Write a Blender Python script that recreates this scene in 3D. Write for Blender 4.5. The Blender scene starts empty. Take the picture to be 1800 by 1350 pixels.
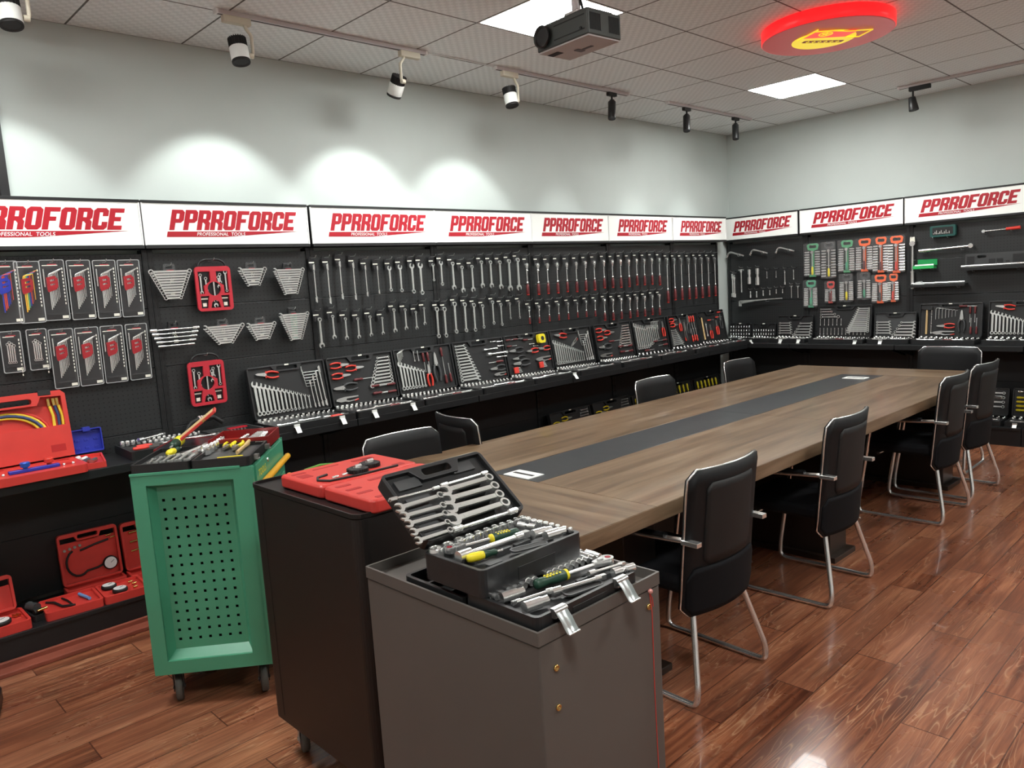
import bpy, math, random
from mathutils import Matrix, Vector
from mathutils.geometry import tessellate_polygon
D=bpy.data; COL=bpy.context.scene.collection; PI=math.pi
random.seed(7)
# ---------------------------------------------------------------- camera, world, exposure
sc=bpy.context.scene
def cam_axes():
    a,b,c=[math.radians(v) for v in (46.362,-7.286,-3.625)]
    f=Vector((math.cos(b)*math.cos(a),math.cos(b)*math.sin(a),math.sin(b)))
    r=Vector((math.sin(a),-math.cos(a),0)); u=r.cross(f)
    return math.cos(c)*r+math.sin(c)*u, -math.sin(c)*r+math.cos(c)*u, f
CR,CU,CF=cam_axes(); CP=Vector((-7.8558,-4.5716,1.6)); FPX=1352.0
cam=D.objects.new('camera',D.cameras.new('camera')); COL.objects.link(cam)
cam.data.sensor_width=36; cam.data.lens=FPX/1800*36; cam.data.clip_start=.05
cam.matrix_world=Matrix(((CR.x,CU.x,-CF.x,CP.x),(CR.y,CU.y,-CF.y,CP.y),(CR.z,CU.z,-CF.z,CP.z),(0,0,0,1)))
sc.camera=cam
w=D.worlds.new('world'); sc.world=w; w.use_nodes=True
w.node_tree.nodes['Background'].inputs[0].default_value=(.8,.85,.9,1); w.node_tree.nodes['Background'].inputs[1].default_value=.02
sc.view_settings.view_transform='Standard'; sc.view_settings.look='None'; sc.view_settings.gamma=1
sc.view_settings.exposure=EXPOSURE=1.85
try: sc.view_settings.use_curve_mapping=False
except: pass
H=3.088                      # ceiling height
PANEL_W=14.0; SPOT_W=8.5
# ---------------------------------------------------------------- helpers
def at(x,y,axis,v):
    """world point of a picture position on a real plane of the room (axis 0,1,2 = v)"""
    d=CF+CR*((x-900)/FPX)-CU*((y-675)/FPX)
    return CP+d*((v-CP[axis])/d[axis])
MATS={}
def mat(name,col=(.5,.5,.5),rough=.5,metal=0,emit=0,alpha=1,coat=0,spec=.5,trans=0,fn=None):
    if name in MATS: return MATS[name]
    m=D.materials.new(name); m.use_nodes=True; nt=m.node_tree; b=nt.nodes['Principled BSDF']
    b.inputs['Base Color'].default_value=(*col,1); b.inputs['Roughness'].default_value=rough
    b.inputs['Metallic'].default_value=metal; b.inputs['Coat Weight'].default_value=coat
    b.inputs['Specular IOR Level'].default_value=spec; b.inputs['Transmission Weight'].default_value=trans
    if emit: b.inputs['Emission Color'].default_value=(*col,1); b.inputs['Emission Strength'].default_value=emit
    if alpha<1: b.inputs['Alpha'].default_value=alpha
    if fn: fn(nt,b)
    MATS[name]=m; return m
class NT:
    """tiny node-graph helper"""
    def __init__(s,nt): s.nt=nt
    def n(s,t,**k):
        x=s.nt.nodes.new(t)
        for a,b in k.items(): setattr(x,a,b)
        return x
    def l(s,a,b): s.nt.links.new(a,b)
    def math(s,op,a,b=None,c=None):
        x=s.n('ShaderNodeMath',operation=op)
        for i,v in enumerate((a,b,c)):
            if v is None: continue
            if isinstance(v,(int,float)): x.inputs[i].default_value=v
            else: s.l(v,x.inputs[i])
        return x.outputs[0]
    def mix(s,fac,a,b,blend='MIX'):
        x=s.n('ShaderNodeMix',data_type='RGBA',blend_type=blend)
        for i,v in ((0,fac),(6,a),(7,b)):
            if isinstance(v,(int,float)): x.inputs[i].default_value=v
            elif isinstance(v,tuple): x.inputs[i].default_value=(*v,1)
            else: s.l(v,x.inputs[i])
        return x.outputs[2]
    def ramp(s,fac,stops):
        x=s.n('ShaderNodeValToRGB'); e=x.color_ramp.elements
        while len(e)<len(stops): e.new(.5)
        for i,(p,c) in enumerate(stops): e[i].position=p; e[i].color=(*c,1)
        s.l(fac,x.inputs[0]); return x.outputs[0]
class MB:
    """collects solids; build() links them as ONE mesh object"""
    def __init__(s): s.v=[]; s.f=[]; s.m=[]; s.sm=[]; s.T=Matrix.Identity(4)
    def at(s,x=0,y=0,z=0,rx=0,ry=0,rz=0,sc=1):
        s.T=Matrix.Translation((x,y,z))@Matrix.Rotation(rz,4,'Z')@Matrix.Rotation(ry,4,'Y')@Matrix.Rotation(rx,4,'X')@Matrix.Scale(sc,4); return s
    def add(s,vs,fs,mi=0,smooth=False):
        o=len(s.v); s.v+=[tuple(s.T@Vector(p)) for p in vs]
        s.f+=[[i+o for i in f] for f in fs]; s.m+=[mi]*len(fs); s.sm+=[smooth]*len(fs); return s
    def box(s,x0,y0,z0,x1,y1,z1,mi=0):
        x0,x1=sorted((x0,x1));y0,y1=sorted((y0,y1));z0,z1=sorted((z0,z1))
        return s.add([(x0,y0,z0),(x1,y0,z0),(x1,y1,z0),(x0,y1,z0),(x0,y0,z1),(x1,y0,z1),(x1,y1,z1),(x0,y1,z1)],
          [(3,2,1,0),(4,5,6,7),(0,1,5,4),(1,2,6,5),(2,3,7,6),(3,0,4,7)],mi)
    def prism(s,poly,z0,z1,mi=0,holes=(),ax='z',inset=0):
        """2-D outline (with holes) given thickness. ax: z -> (x,y,z); y -> (x,z) outline extruded along y; x -> (y,z) along x"""
        mp={'z':lambda a,b,c:(a,b,c),'y':lambda a,b,c:(a,c,b),'x':lambda a,b,c:(c,a,b)}[ax]
        def area(p): return sum(p[i-1][0]*p[i][1]-p[i][0]*p[i-1][1] for i in range(len(p)))
        if area(poly)<0: poly=poly[::-1]
        hs=[h if area(h)<0 else h[::-1] for h in holes]
        loops=[list(poly)]+hs; flat=[p for l in loops for p in l]; n=len(flat)
        tri=tessellate_polygon([[Vector((p[0],p[1],0)) for p in l] for l in loops])
        fs=[]
        for t in tri:
            a,b,c=(flat[i] for i in t)
            if (b[0]-a[0])*(c[1]-a[1])-(b[1]-a[1])*(c[0]-a[0])<0: t=(t[2],t[1],t[0])
            fs.append(tuple(i+n for i in t)); fs.append((t[2],t[1],t[0]))
        k=0
        for l in loops:
            for i in range(len(l)):
                j=(i+1)%len(l); fs.append((k+i,k+j,k+j+n,k+i+n))
            k+=len(l)
        if ax=='y': fs=[f[::-1] for f in fs]
        return s.add([mp(p[0],p[1],z0) for p in flat]+[mp(p[0],p[1],z1) for p in flat],fs,mi)
    def rbox(s,x0,y0,z0,x1,y1,z1,r=.01,c=.003,mi=0,n=4):
        """box with rounded vertical corners r and chamfered top and bottom c"""
        P=[rrect(x0,y0,x1,y1,r,n,d) for d in (c,0,0,c)]; Z=[z0,z0+c,z1-c,z1]
        vs=[];
        for pl,z in zip(P,Z): vs+=[(a,b,z) for a,b in pl]
        m=len(P[0]); fs=[tuple(range(m))[::-1],tuple(range(3*m,4*m))]
        for k in range(3):
            for i in range(m): j=(i+1)%m; fs.append((k*m+i,k*m+j,k*m+m+j,k*m+m+i))
        return s.add(vs,fs,mi)
    def rod(s,p,q,r,r2=None,n=10,mi=0,caps=True,sm=True):
        return s.tube([p,q],[r,r if r2 is None else r2],n,mi,caps,sm)
    def tube(s,pts,r,n=8,mi=0,caps=True,sm=True,closed=False,flat=1):
        pts=[Vector(p) for p in pts]; k=len(pts); rs=r if isinstance(r,(list,tuple)) else [r]*k
        vs=[];up=None
        for i,p in enumerate(pts):
            if closed: d=pts[(i+1)%k]-pts[i-1]
            else: d=pts[min(i+1,k-1)]-pts[max(i-1,0)]
            d.normalize()
            if up is None: up=Vector((0,0,1)) if abs(d.z)<.9 else Vector((1,0,0))
            a=d.cross(up)
            if a.length<1e-4: a=d.orthogonal()
            a.normalize(); b=a.cross(d).normalized(); up=b
            for j in range(n):
                t=2*PI*j/n; vs.append(tuple(p+a*(math.cos(t)*rs[i])+b*(math.sin(t)*rs[i]*flat)))
        fs=[]
        for i in range(k if closed else k-1):
            for j in range(n):
                i2=(i+1)%k; fs.append((i*n+j,i*n+(j+1)%n,i2*n+(j+1)%n,i2*n+j))
        fs=[f[::-1] for f in fs]
        s.add(vs,fs,mi,sm)
        if caps and not closed: s.add(vs[:n],[tuple(range(n))],mi); s.add(vs[-n:],[tuple(range(n))[::-1]],mi)
        return s
    def lathe(s,prof,n=16,mi=0,sm=True,axis='z'):
        """prof: (radius, height) list"""
        vs=[];k=len(prof)
        for r,h in prof:
            for j in range(n):
                t=2*PI*j/n; a,b=r*math.cos(t),r*math.sin(t)
                vs.append({'z':(a,b,h),'x':(h,a,b),'y':(b,h,a)}[axis])
        fs=[(i*n+j,i*n+(j+1)%n,(i+1)*n+(j+1)%n,(i+1)*n+j) for i in range(k-1) for j in range(n)]
        s.add(vs,fs,mi,sm)
        for q,rev in ((0,True),(k-1,False)):
            if prof[q][0]>1e-5: f=tuple(range(n)); s.add(vs[q*n:q*n+n],[f[::-1] if rev else f],mi)
        return s
    def build(s,name,m,parent=None,bevel=0,loc=None,rot=None):
        me=D.meshes.new(name); me.from_pydata(s.v,[],s.f)
        for x in (m if isinstance(m,(list,tuple)) else [m]): me.materials.append(x)
        me.polygons.foreach_set('material_index',s.m); me.polygons.foreach_set('use_smooth',s.sm); me.update()
        o=D.objects.new(name,me); COL.objects.link(o)
        if parent: o.parent=parent
        if bevel:
            b=o.modifiers.new('bevel','BEVEL'); b.width=bevel; b.segments=2; b.limit_method='ANGLE'; b.angle_limit=.7
        if loc: o.location=loc
        if rot: o.rotation_euler=rot
        return o
def rrect(x0,y0,x1,y1,r,n=4,d=0):
    x0+=d;y0+=d;x1-=d;y1-=d; r=max(r-d,.0004); o=[]
    for cx,cy,a in ((x1-r,y1-r,0),(x0+r,y1-r,90),(x0+r,y0+r,180),(x1-r,y0+r,270)):
        for i in range(n+1):
            t=math.radians(a+90*i/n); o.append((cx+r*math.cos(t),cy+r*math.sin(t)))
    return o
def circ(cx,cy,r,n=16,a0=0): return [(cx+r*math.cos(a0+2*PI*i/n),cy+r*math.sin(a0+2*PI*i/n)) for i in range(n)]
def tag(o,label,cat,group=None,kind=None):
    if label: o['label']=label
    if cat: o['category']=cat
    if group: o['group']=group
    if kind: o['kind']=kind
    return o
def thing(name,label,cat,loc=(0,0,0),rot=(0,0,0),group=None,scale=None):
    o=D.objects.new(name,None); COL.objects.link(o); o.empty_display_size=.05
    o.location=loc; o.rotation_euler=rot
    if scale: o.scale=(scale,)*3 if isinstance(scale,(int,float)) else scale
    return tag(o,label,cat,group)
def struct(mb,name,m,bevel=0): return tag(mb.build(name,m,None,bevel),None,None,None,'structure')
KIDS={}
def kids(o):
    if o.name not in KIDS: KIDS[o.name]=[c for c in D.objects if c.parent==o]
    return KIDS[o.name]
def dup(src,loc=None,rot=None,label=None,group=None,scale=None,M=None):
    """copy of a thing with copies of its parts and sub-parts (meshes shared)"""
    def cp(o,parent):
        c=o.copy(); COL.objects.link(c); c.parent=parent
        for k in kids(o): cp(k,c)
        return c
    r=cp(src,None)
    if M is not None: r.matrix_world=M
    else:
        if loc is not None: r.location=loc
        if rot is not None: r.rotation_euler=rot
        if scale: r.scale=(scale,)*3 if isinstance(scale,(int,float)) else scale
    if label: r['label']=label
    if group: r['group']=group
    elif 'group' in r and group=='': del r['group']
    return r
class Proto:
    """first use moves the thing itself, later uses copy it"""
    def __init__(s,root): s.o=root; s.used=False; s.base=Vector(root.scale)
    def put(s,loc=None,rot=None,label=None,group=None,scale=None,M=None):
        if s.used: return dup(s.o,loc,rot,label,group,scale,M)
        s.used=True; r=s.o
        if M is not None: r.matrix_world=M
        else:
            if loc is not None: r.location=loc
            if rot is not None: r.rotation_euler=rot
            if scale: r.scale=(scale,)*3 if isinstance(scale,(int,float)) else scale
        if label: r['label']=label
        if group: r['group']=group
        return r
ORD=['first','second','third','fourth','fifth','sixth','seventh','eighth','ninth','tenth','eleventh','twelfth','thirteenth','fourteenth','fifteenth','sixteenth','seventeenth','eighteenth']
# ---------------------------------------------------------------- materials
def noisy(scale,amt,rough=None):
    def fn(nt,b):
        g=NT(nt); tc=g.n('ShaderNodeTexCoord'); no=g.n('ShaderNodeTexNoise'); no.inputs['Scale'].default_value=scale; no.inputs['Detail'].default_value=4
        g.l(tc.outputs['Object'],no.inputs['Vector']); c=tuple(b.inputs['Base Color'].default_value)[:3]
        g.l(g.ramp(no.outputs[0],[(.3,tuple(x*(1-amt) for x in c)),(.7,tuple(min(1,x*(1+amt)) for x in c))]),b.inputs['Base Color'])
        if rough: g.l(g.math('MULTIPLY_ADD',no.outputs[0],rough[1]-rough[0],rough[0]),b.inputs['Roughness'])
    return fn
def peg_fn(ax):
    def fn(nt,b):
        g=NT(nt); tc=g.n('ShaderNodeTexCoord'); sp=g.n('ShaderNodeSeparateXYZ'); g.l(tc.outputs['Object'],sp.inputs[0])
        u=g.math('SUBTRACT',g.math('FRACT',g.math('MULTIPLY',sp.outputs[ax],40)),.5)
        v=g.math('SUBTRACT',g.math('FRACT',g.math('MULTIPLY',sp.outputs[2],40)),.5)
        d=g.math('SQRT',g.math('ADD',g.math('MULTIPLY',u,u),g.math('MULTIPLY',v,v)))
        hole=g.math('LESS_THAN',d,.15)
        g.l(g.mix(hole,(.019,.021,.022),(.002,.002,.002)),b.inputs['Base Color'])
    return fn
def wood_floor(nt,b):
    g=NT(nt); tc=g.n('ShaderNodeTexCoord'); sp=g.n('ShaderNodeSeparateXYZ'); g.l(tc.outputs['Object'],sp.inputs[0])
    PW=.156; PL=1.2
    row=g.math('DIVIDE',g.math('ADD',sp.outputs[1],20.02),PW); ri=g.math('FLOOR',row); rf=g.math('FRACT',row)
    off=g.math('FRACT',g.math('MULTIPLY',ri,.3333)); 
    colu=g.math('ADD',g.math('DIVIDE',g.math('ADD',sp.outputs[0],20),PL),off); ci=g.math('FLOOR',colu); cf=g.math('FRACT',colu)
    cid=g.n('ShaderNodeCombineXYZ'); g.l(ri,cid.inputs[0]); g.l(ci,cid.inputs[1])
    wn=g.n('ShaderNodeTexWhiteNoise',noise_dimensions='3D'); g.l(cid.outputs[0],wn.inputs[0])
    # grain coordinates: long streaks along x, shifted per plank; cathedral rings meander round them
    X=g.math('ADD',sp.outputs[0],g.math('MULTIPLY',wn.outputs[0],31)); Y=g.math('ADD',sp.outputs[1],g.math('MULTIPLY',wn.outputs[0],7))
    def nz(sx,sy,det,ro):
        v=g.n('ShaderNodeCombineXYZ'); g.l(g.math('MULTIPLY',X,sx),v.inputs[0]); g.l(g.math('MULTIPLY',Y,sy),v.inputs[1])
        n=g.n('ShaderNodeTexNoise'); n.inputs['Scale'].default_value=1; n.inputs['Detail'].default_value=det; n.inputs['Roughness'].default_value=ro; g.l(v.outputs[0],n.inputs['Vector']); return n.outputs[0]
    n1=nz(1.15,11,2,.5); rings=g.math('FRACT',g.math('MULTIPLY',n1,19)); line=g.math('POWER',g.math('ABSOLUTE',g.math('MULTIPLY_ADD',rings,2,-1)),7)
    n2=nz(2.2,42,6,.65); n5=nz(.9,6,3,.5)
    base=g.ramp(g.math('ADD',g.math('MULTIPLY',n2,.55),g.math('MULTIPLY',n5,.45)),[(.38,(.066,.018,.009)),(.5,(.20,.064,.029)),(.62,(.38,.155,.076))])
    pv=g.mix(g.math('MULTIPLY',wn.outputs[0],.40),base,(.30,.125,.072))
    lw=g.math('MULTIPLY',line,g.math('MULTIPLY',g.ramp(nz(1.2,5,1,.5),[(.42,(0,0,0)),(.60,(1,1,1))]),.55))
    c=g.mix(lw,pv,(.55,.33,.19))
    gap=g.math('ADD',g.math('LESS_THAN',g.math('MINIMUM',rf,g.math('SUBTRACT',1,rf)),.014),g.math('LESS_THAN',g.math('MINIMUM',cf,g.math('SUBTRACT',1,cf)),.002))
    gap=g.math('MINIMUM',gap,1)
    c=g.mix(g.math('MULTIPLY',gap,.8),c,(.045,.014,.008)); g.l(c,b.inputs['Base Color'])
    n4=g.n('ShaderNodeTexNoise'); n4.inputs['Scale'].default_value=3; n4.inputs['Detail'].default_value=5; g.l(tc.outputs['Object'],n4.inputs['Vector'])
    g.l(g.math('MULTIPLY_ADD',n4.outputs[0],.24,.17),b.inputs['Roughness'])
    bp=g.n('ShaderNodeBump'); bp.inputs['Strength'].default_value=.25; bp.inputs['Distance'].default_value=.002
    g.l(g.math('SUBTRACT',g.math('MULTIPLY',line,.2),gap),bp.inputs['Height']); g.l(bp.outputs[0],b.inputs['Normal'])
def walnut(ax):
    def fn(nt,b):
        g=NT(nt); tc=g.n('ShaderNodeTexCoord'); mp=g.n('ShaderNodeMapping'); g.l(tc.outputs['Object'],mp.inputs[0])
        mp.inputs['Scale'].default_value=(1.3,16,16) if ax==0 else (16,1.3,16)
        n=g.n('ShaderNodeTexNoise'); n.inputs['Scale'].default_value=1; n.inputs['Detail'].default_value=9; n.inputs['Roughness'].default_value=.62; n.inputs['Distortion'].default_value=.3; g.l(mp.outputs[0],n.inputs['Vector'])
        g.l(g.ramp(n.outputs[0],[(.3,(.080,.049,.026)),(.5,(.165,.106,.060)),(.72,(.28,.20,.125))]),b.inputs['Base Color'])
    return fn
def tile_fn(nt,b):
    g=NT(nt); tc=g.n('ShaderNodeTexCoord'); sp=g.n('ShaderNodeSeparateXYZ'); g.l(tc.outputs['Object'],sp.inputs[0])
    gx=g.math('FRACT',g.math('DIVIDE',g.math('ADD',sp.outputs[0],60+.5383),.6)); gy=g.math('FRACT',g.math('DIVIDE',g.math('SUBTRACT',60-.0,sp.outputs[1]),.6))
    ex=g.math('MINIMUM',gx,g.math('SUBTRACT',1,gx)); ey=g.math('MINIMUM',gy,g.math('SUBTRACT',1,gy)); e=g.math('MINIMUM',ex,ey)
    line=g.math('LESS_THAN',e,.009)
    # woven emboss: small lozenges
    def w(s,ph): return g.math('ABSOLUTE',g.math('SUBTRACT',g.math('FRACT',g.math('ADD',s,ph)),.5))
    a=w(g.math('MULTIPLY',sp.outputs[0],17),0); c=w(g.math('MULTIPLY',sp.outputs[1],17),0)
    sq=g.math('MULTIPLY',g.math('LESS_THAN',a,.25),g.math('LESS_THAN',c,.25))
    a2=w(g.math('MULTIPLY',sp.outputs[0],17),.5); c2=w(g.math('MULTIPLY',sp.outputs[1],17),.5)
    sq2=g.math('MULTIPLY',g.math('LESS_THAN',a2,.22),g.math('LESS_THAN',c2,.22))
    p=g.math('MAXIMUM',sq,sq2)
    col=g.mix(p,(.80,.835,.84),(.90,.935,.94)); col=g.mix(line,col,(.10,.095,.09)); g.l(col,b.inputs['Base Color'])
    bp=g.n('ShaderNodeBump'); bp.inputs['Strength'].default_value=.3; bp.inputs['Distance'].default_value=.003
    g.l(p,bp.inputs['Height']); g.l(bp.outputs[0],b.inputs['Normal'])
    g.l(g.math('MULTIPLY_ADD',p,-.15,.6),b.inputs['Roughness'])
M=dict(
 pale=mat('pale_wall_paint',(.80,.83,.82),.8),  # paler paint on the unseen walls, chosen to bounce more light
 wall=mat('wall_paint',(.54,.595,.572),.85,fn=noisy(3,.02)), ceil=mat('ceiling_tile',rough=.6,fn=tile_fn), floor=mat('floor_laminate',rough=.3,coat=.12,fn=wood_floor),
 pegx=mat('perforated_steel_x',rough=.42,fn=peg_fn(0)), pegy=mat('perforated_steel_y',rough=.42,fn=peg_fn(1)),
 blacksteel=mat('black_steel',(.010,.011,.012),.4,fn=noisy(8,.15)), darksteel=mat('dark_back_panel',(.005,.0055,.006),.5),
 chrome=mat('chrome',(.88,.90,.89),.22,.9), satin=mat('satin_chrome',(.66,.68,.66),.36,.8), steel=mat('brushed_steel',(.55,.56,.55),.35,1),
 blackpl=mat('black_plastic',(.014,.015,.016),.38,fn=noisy(40,.2)), greypl=mat('dark_grey_plastic',(.045,.048,.05),.45), foam=mat('tray_insert_black',(.012,.013,.014),.5),
 redpl=mat('red_plastic',(.58,.045,.035),.38,fn=noisy(10,.06)), redgrip=mat('red_grip',(.66,.045,.03),.42), darkred=mat('dark_red_grip',(.13,.022,.024),.35),
 redprint=mat('red_print',(.42,.010,.022),.35), white=mat('white_panel',(.84,.87,.84),.35), signface=mat('sign_acrylic_added_glow',(.84,.87,.83),.25,emit=.05), whitepr=mat('white_print',(.85,.86,.85),.5),  # signface carries a faint added glow to brighten its white
 green=mat('green_enamel',(.070,.33,.195),.32,coat=.2,fn=noisy(5,.04)), greengrip=mat('dark_green_grip',(.010,.045,.026),.4), yellow=mat('yellow_plastic',(.78,.66,.02),.4), orange=mat('amber_handle',(.78,.40,.02),.35),
 bluepl=mat('blue_plastic',(.02,.035,.36),.4), blueal=mat('blue_anodised',(.02,.12,.55),.3,.3), brass=mat('brass',(.75,.52,.18),.25,1), tan=mat('tan_wood',(.62,.43,.20),.5), cream=mat('cream_plastic',(.66,.62,.50),.45),
 walx=mat('walnut_veneer_long',rough=.28,coat=.15,fn=walnut(0)), waly=mat('walnut_veneer_cross',rough=.28,coat=.15,fn=walnut(1)), slate=mat('dark_inlay',(.030,.034,.038),.3,fn=noisy(14,.12)), edge=mat('walnut_edge',rough=.4,fn=walnut(0)),
 darkwood=mat('dark_brown_leg',(.022,.014,.010),.35), fabric=mat('black_fabric',(.0045,.005,.0065),.8,spec=.2), leather=mat('black_leather',(.0045,.005,.006),.55,spec=.3), mesh=mat('black_mesh',(.006,.0065,.007),.6,alpha=.93),
 greycab=mat('warm_grey_enamel',(.098,.090,.081),.42,fn=noisy(4,.04)), blackcab=mat('brown_black_enamel',(.0075,.0062,.0055),.42,fn=noisy(6,.1)),
 rubber=mat('grey_rubber',(.09,.09,.08),.6), black=mat('matt_black',(.006,.006,.006),.6), clear=mat('clear_blister',(.9,.9,.9),.1,alpha=.035,spec=.9), card=mat('black_card',(.007,.007,.009),.4), clip=mat('crimson_clip',(.36,.022,.03),.35), crimson=mat('crimson_plastic',(.52,.028,.045),.35), rimclear=mat('clear_plastic_edge',(.75,.78,.78),.15,alpha=.38,spec=.9),
 glow=mat('panel_glow',(1,1,.97),.5,emit=PANEL_W), skirt=mat('red_brown_skirting',(.24,.065,.04),.35,fn=noisy(6,.2)), bulb=mat('lamp_lens',(1,1,.95),.3,emit=8),
 alu=mat('track_aluminium',(.62,.58,.58),.35,.3), label=mat('label_sticker',(.80,.80,.70),.5), glass=mat('gauge_dial',(.78,.80,.80),.2), lens=mat('projector_lens_glass',(.01,.03,.025),.04,spec=1,coat=1),
 darkcase=mat('dark_red_enamel',(.20,.012,.012),.3), transblk=mat('black_window_film',(.015,.015,.02),.2), redhose=mat('red_hose',(.55,.04,.03),.4), bluehose=mat('blue_hose',(.03,.06,.16),.4), yelhose=mat('yellow_hose',(.80,.60,.05),.4),
)
def fillet(pts,r,n=5):
    pts=[Vector(p) for p in pts]; out=[pts[0]]
    for i in range(1,len(pts)-1):
        a,b,c=pts[i-1],pts[i],pts[i+1]; u=(a-b).normalized(); v=(c-b).normalized()
        rr=min(r,(a-b).length*.49,(c-b).length*.49); p,q=b+u*rr,b+v*rr
        for k in range(n+1):
            t=k/n; out.append(p*(1-t)**2+b*2*t*(1-t)+q*t*t)
    out.append(pts[-1]); return out
# ================================================================ room shell
X0,Y0=-10.2,-7.4
struct(MB().box(X0,Y0,-.05,0.1,0.1,0),'floor',M['floor'])
# ceiling slab with openings where the light panels sit
cells=[(x,y) for x in (-1.7413+.0,-4.7413,-7.7413) for y in (-1.8,-4.8)]
cells=[(-.5383-.6*2,-1.8),(-.5383-.6*7,-1.8),(-.5383-.6*12,-1.8),(-.5383-.6*2,-4.8),(-.5383-.6*7,-4.8),(-.5383-.6*12,-4.8)]  # panels out of view are added for ambient light
mb=MB(); g=.004
mb.prism([(X0,Y0),(.1,Y0),(.1,.1),(X0,.1)],H,H+.02,holes=[[(x+g,y+g),(x+.6-g,y+g),(x+.6-g,y+.6-g),(x+g,y+.6-g)] for x,y in cells])
struct(mb,'ceiling',M['ceil'])
struct(MB().box(X0,0,0,.1,.1,H),'wall_left',M['wall']); struct(MB().box(0,Y0,0,.1,0,H),'wall_right',M['wall'])
struct(MB().box(X0-.1,Y0,0,X0,.1,H),'wall_rear',M['pale']); struct(MB().box(X0,Y0-.1,0,.1,Y0,H),'wall_near',M['pale'])
nm=['over the far end of the table','above the ceiling projector','added unseen over the front left of the room','added unseen over the far right of the room','added unseen over the middle right of the room','added unseen over the near right of the room']
for (x,y),l in zip(cells,nm):
    t=thing('ceiling_light_panel','square flush white ceiling light panel '+l,'ceiling light',(x+.3,y+.3,H),group='square ceiling light panels')
    MB().box(-.285,-.285,.001,.285,.285,.012).build('diffuser',M['glow'],t)
    MB().prism(rrect(-.296,-.296,.296,.296,.002,1),-.001,.018,holes=[rrect(-.286,-.286,.286,.286,.002,1)]).build('frame',M['whitepr'],t)
# skirting strip in front of the racks
struct(MB().box(-9.2,-.59,0,-.62,-.50,.022).box(-9.2,-.52,.0,-.62,-.50,.045),'baseboard_left',M['skirt'],.004)
# ---------------------------------------------------------------- display racks
def rack(loc,rot,wid,label,gr,top=1.90,peg='pegx',sw=None,x0=0):
    sw=sw or wid
    t=thing('display_rack',label,'display rack',loc,rot,gr); MP=M[peg] if rot[2]==0 else M['pegx']
    zs=[.80,.925,1.27,1.60,top]
    for a,b in zip(zs,zs[1:]): MB().box(.03,-.09,a+.0015,wid-.03,-.065,b-.0015).build('perforated_panel',MP,t,.0015)
    zs=[.17,.49,.80]
    for a,b in zip(zs,zs[1:]): MB().box(.03,-.088,a+.001,wid-.03,-.065,b-.001).build('back_panel',M['darksteel'],t)
    for x in (0.001,wid-.029):
        m=MB(); m.box(x,-.095,.0,x+.028,-.03,top+.02)
        for k in range(34): 
            z=.2+k*.05
            m.box(x+.005,-.0962,z,x+.009,-.094,z+.028,1).box(x+.019,-.0962,z,x+.023,-.094,z+.028,1)
        m.build('upright',[M['blacksteel'],M['black']],t)
    MB().box(x0+.003,-.48,.815,sw-.003,-.09,.838).box(x0+.003,-.485,.795,sw-.003,-.475,.838).build('shelf',M['blacksteel'],t,.002)
    for x in (x0+.02,sw-.05): MB().prism([(-.09,.70),(-.09,.815),(-.45,.815),(-.45,.79)],x,x+.008,ax='x').build('shelf_bracket',M['blacksteel'],t)
    MB().box(x0+.003,-.50,.135,sw-.003,-.09,.155).build('base_deck',M['blacksteel'],t,.002)
    MB().box(x0+.003,-.495,.0,sw-.003,-.485,.135).build('kick_panel',M['blacksteel'],t)
    return t
bays=['behind the hanging hex key packs','behind the red wrench hangers','behind the flex wrenches','behind the ratchet wrenches','behind the first red handled ratchets','behind the second red handled ratchets','behind the long breaker ratchets near the corner']
XS=[-7.3,-6.3,-5.3,-4.29,-3.28,-2.27,-1.26,-.41]
for i in range(7): rack((XS[i],0,0),(0,0,0),XS[i+1]-XS[i],'black perforated steel shelving bay '+bays[i],'shelving bays along the two walls',sw=.74 if i==6 else None)
rack((-8.3,0,0),(0,0,0),1.0,'black perforated steel shelving bay just left of the hex key packs','shelving bays along the two walls')
YS=[-.03,-.92,-1.93,-2.94,-3.95]
rb=['on the right wall next to the corner','holding the socket sets in green and orange racks','holding the torque wrench boxes','on the right wall past the torque wrench boxes']
for i in range(4): rack((0,YS[i],0),(0,0,-PI/2),YS[i]-YS[i+1],'black perforated steel shelving bay '+rb[i],'shelving bays along the two walls',x0=.07 if i==0 else 0)
# ---------------------------------------------------------------- signs
S=.245
GL={'P':([(0,0),(S,0),(S,.36),(.5,.36),(.62,.48),(.62,.88),(.5,1),(0,1)],[[(S,.55),(.385,.55),(.385,.81),(S,.81)]]),
 'R':([(0,0),(S,0),(S,.38),(.3,.38),(.385,.28),(.385,0),(.62,0),(.62,.36),(.54,.46),(.62,.55),(.62,.88),(.5,1),(0,1)],[[(S,.57),(.385,.57),(.385,.81),(S,.81)]]),
 'O':([(.12,0),(.5,0),(.62,.12),(.62,.88),(.5,1),(.12,1),(0,.88),(0,.12)],[[(S,.2),(.385,.2),(.385,.8),(S,.8)]]),
 'F':([(0,0),(S,0),(S,.39),(.5,.39),(.5,.58),(S,.58),(S,.8),(.62,.8),(.62,1),(0,1)],[]),
 'C':([(.12,0),(.5,0),(.62,.12),(.62,.37),(.385,.37),(.385,.2),(S,.2),(S,.8),(.385,.8),(.385,.63),(.62,.63),(.62,.88),(.5,1),(.12,1),(0,.88),(0,.12)],[]),
 'E':([(0,0),(.6,0),(.6,.2),(S,.2),(S,.4),(.52,.4),(.52,.6),(S,.6),(S,.8),(.62,.8),(.62,1),(0,1)],[])}
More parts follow.
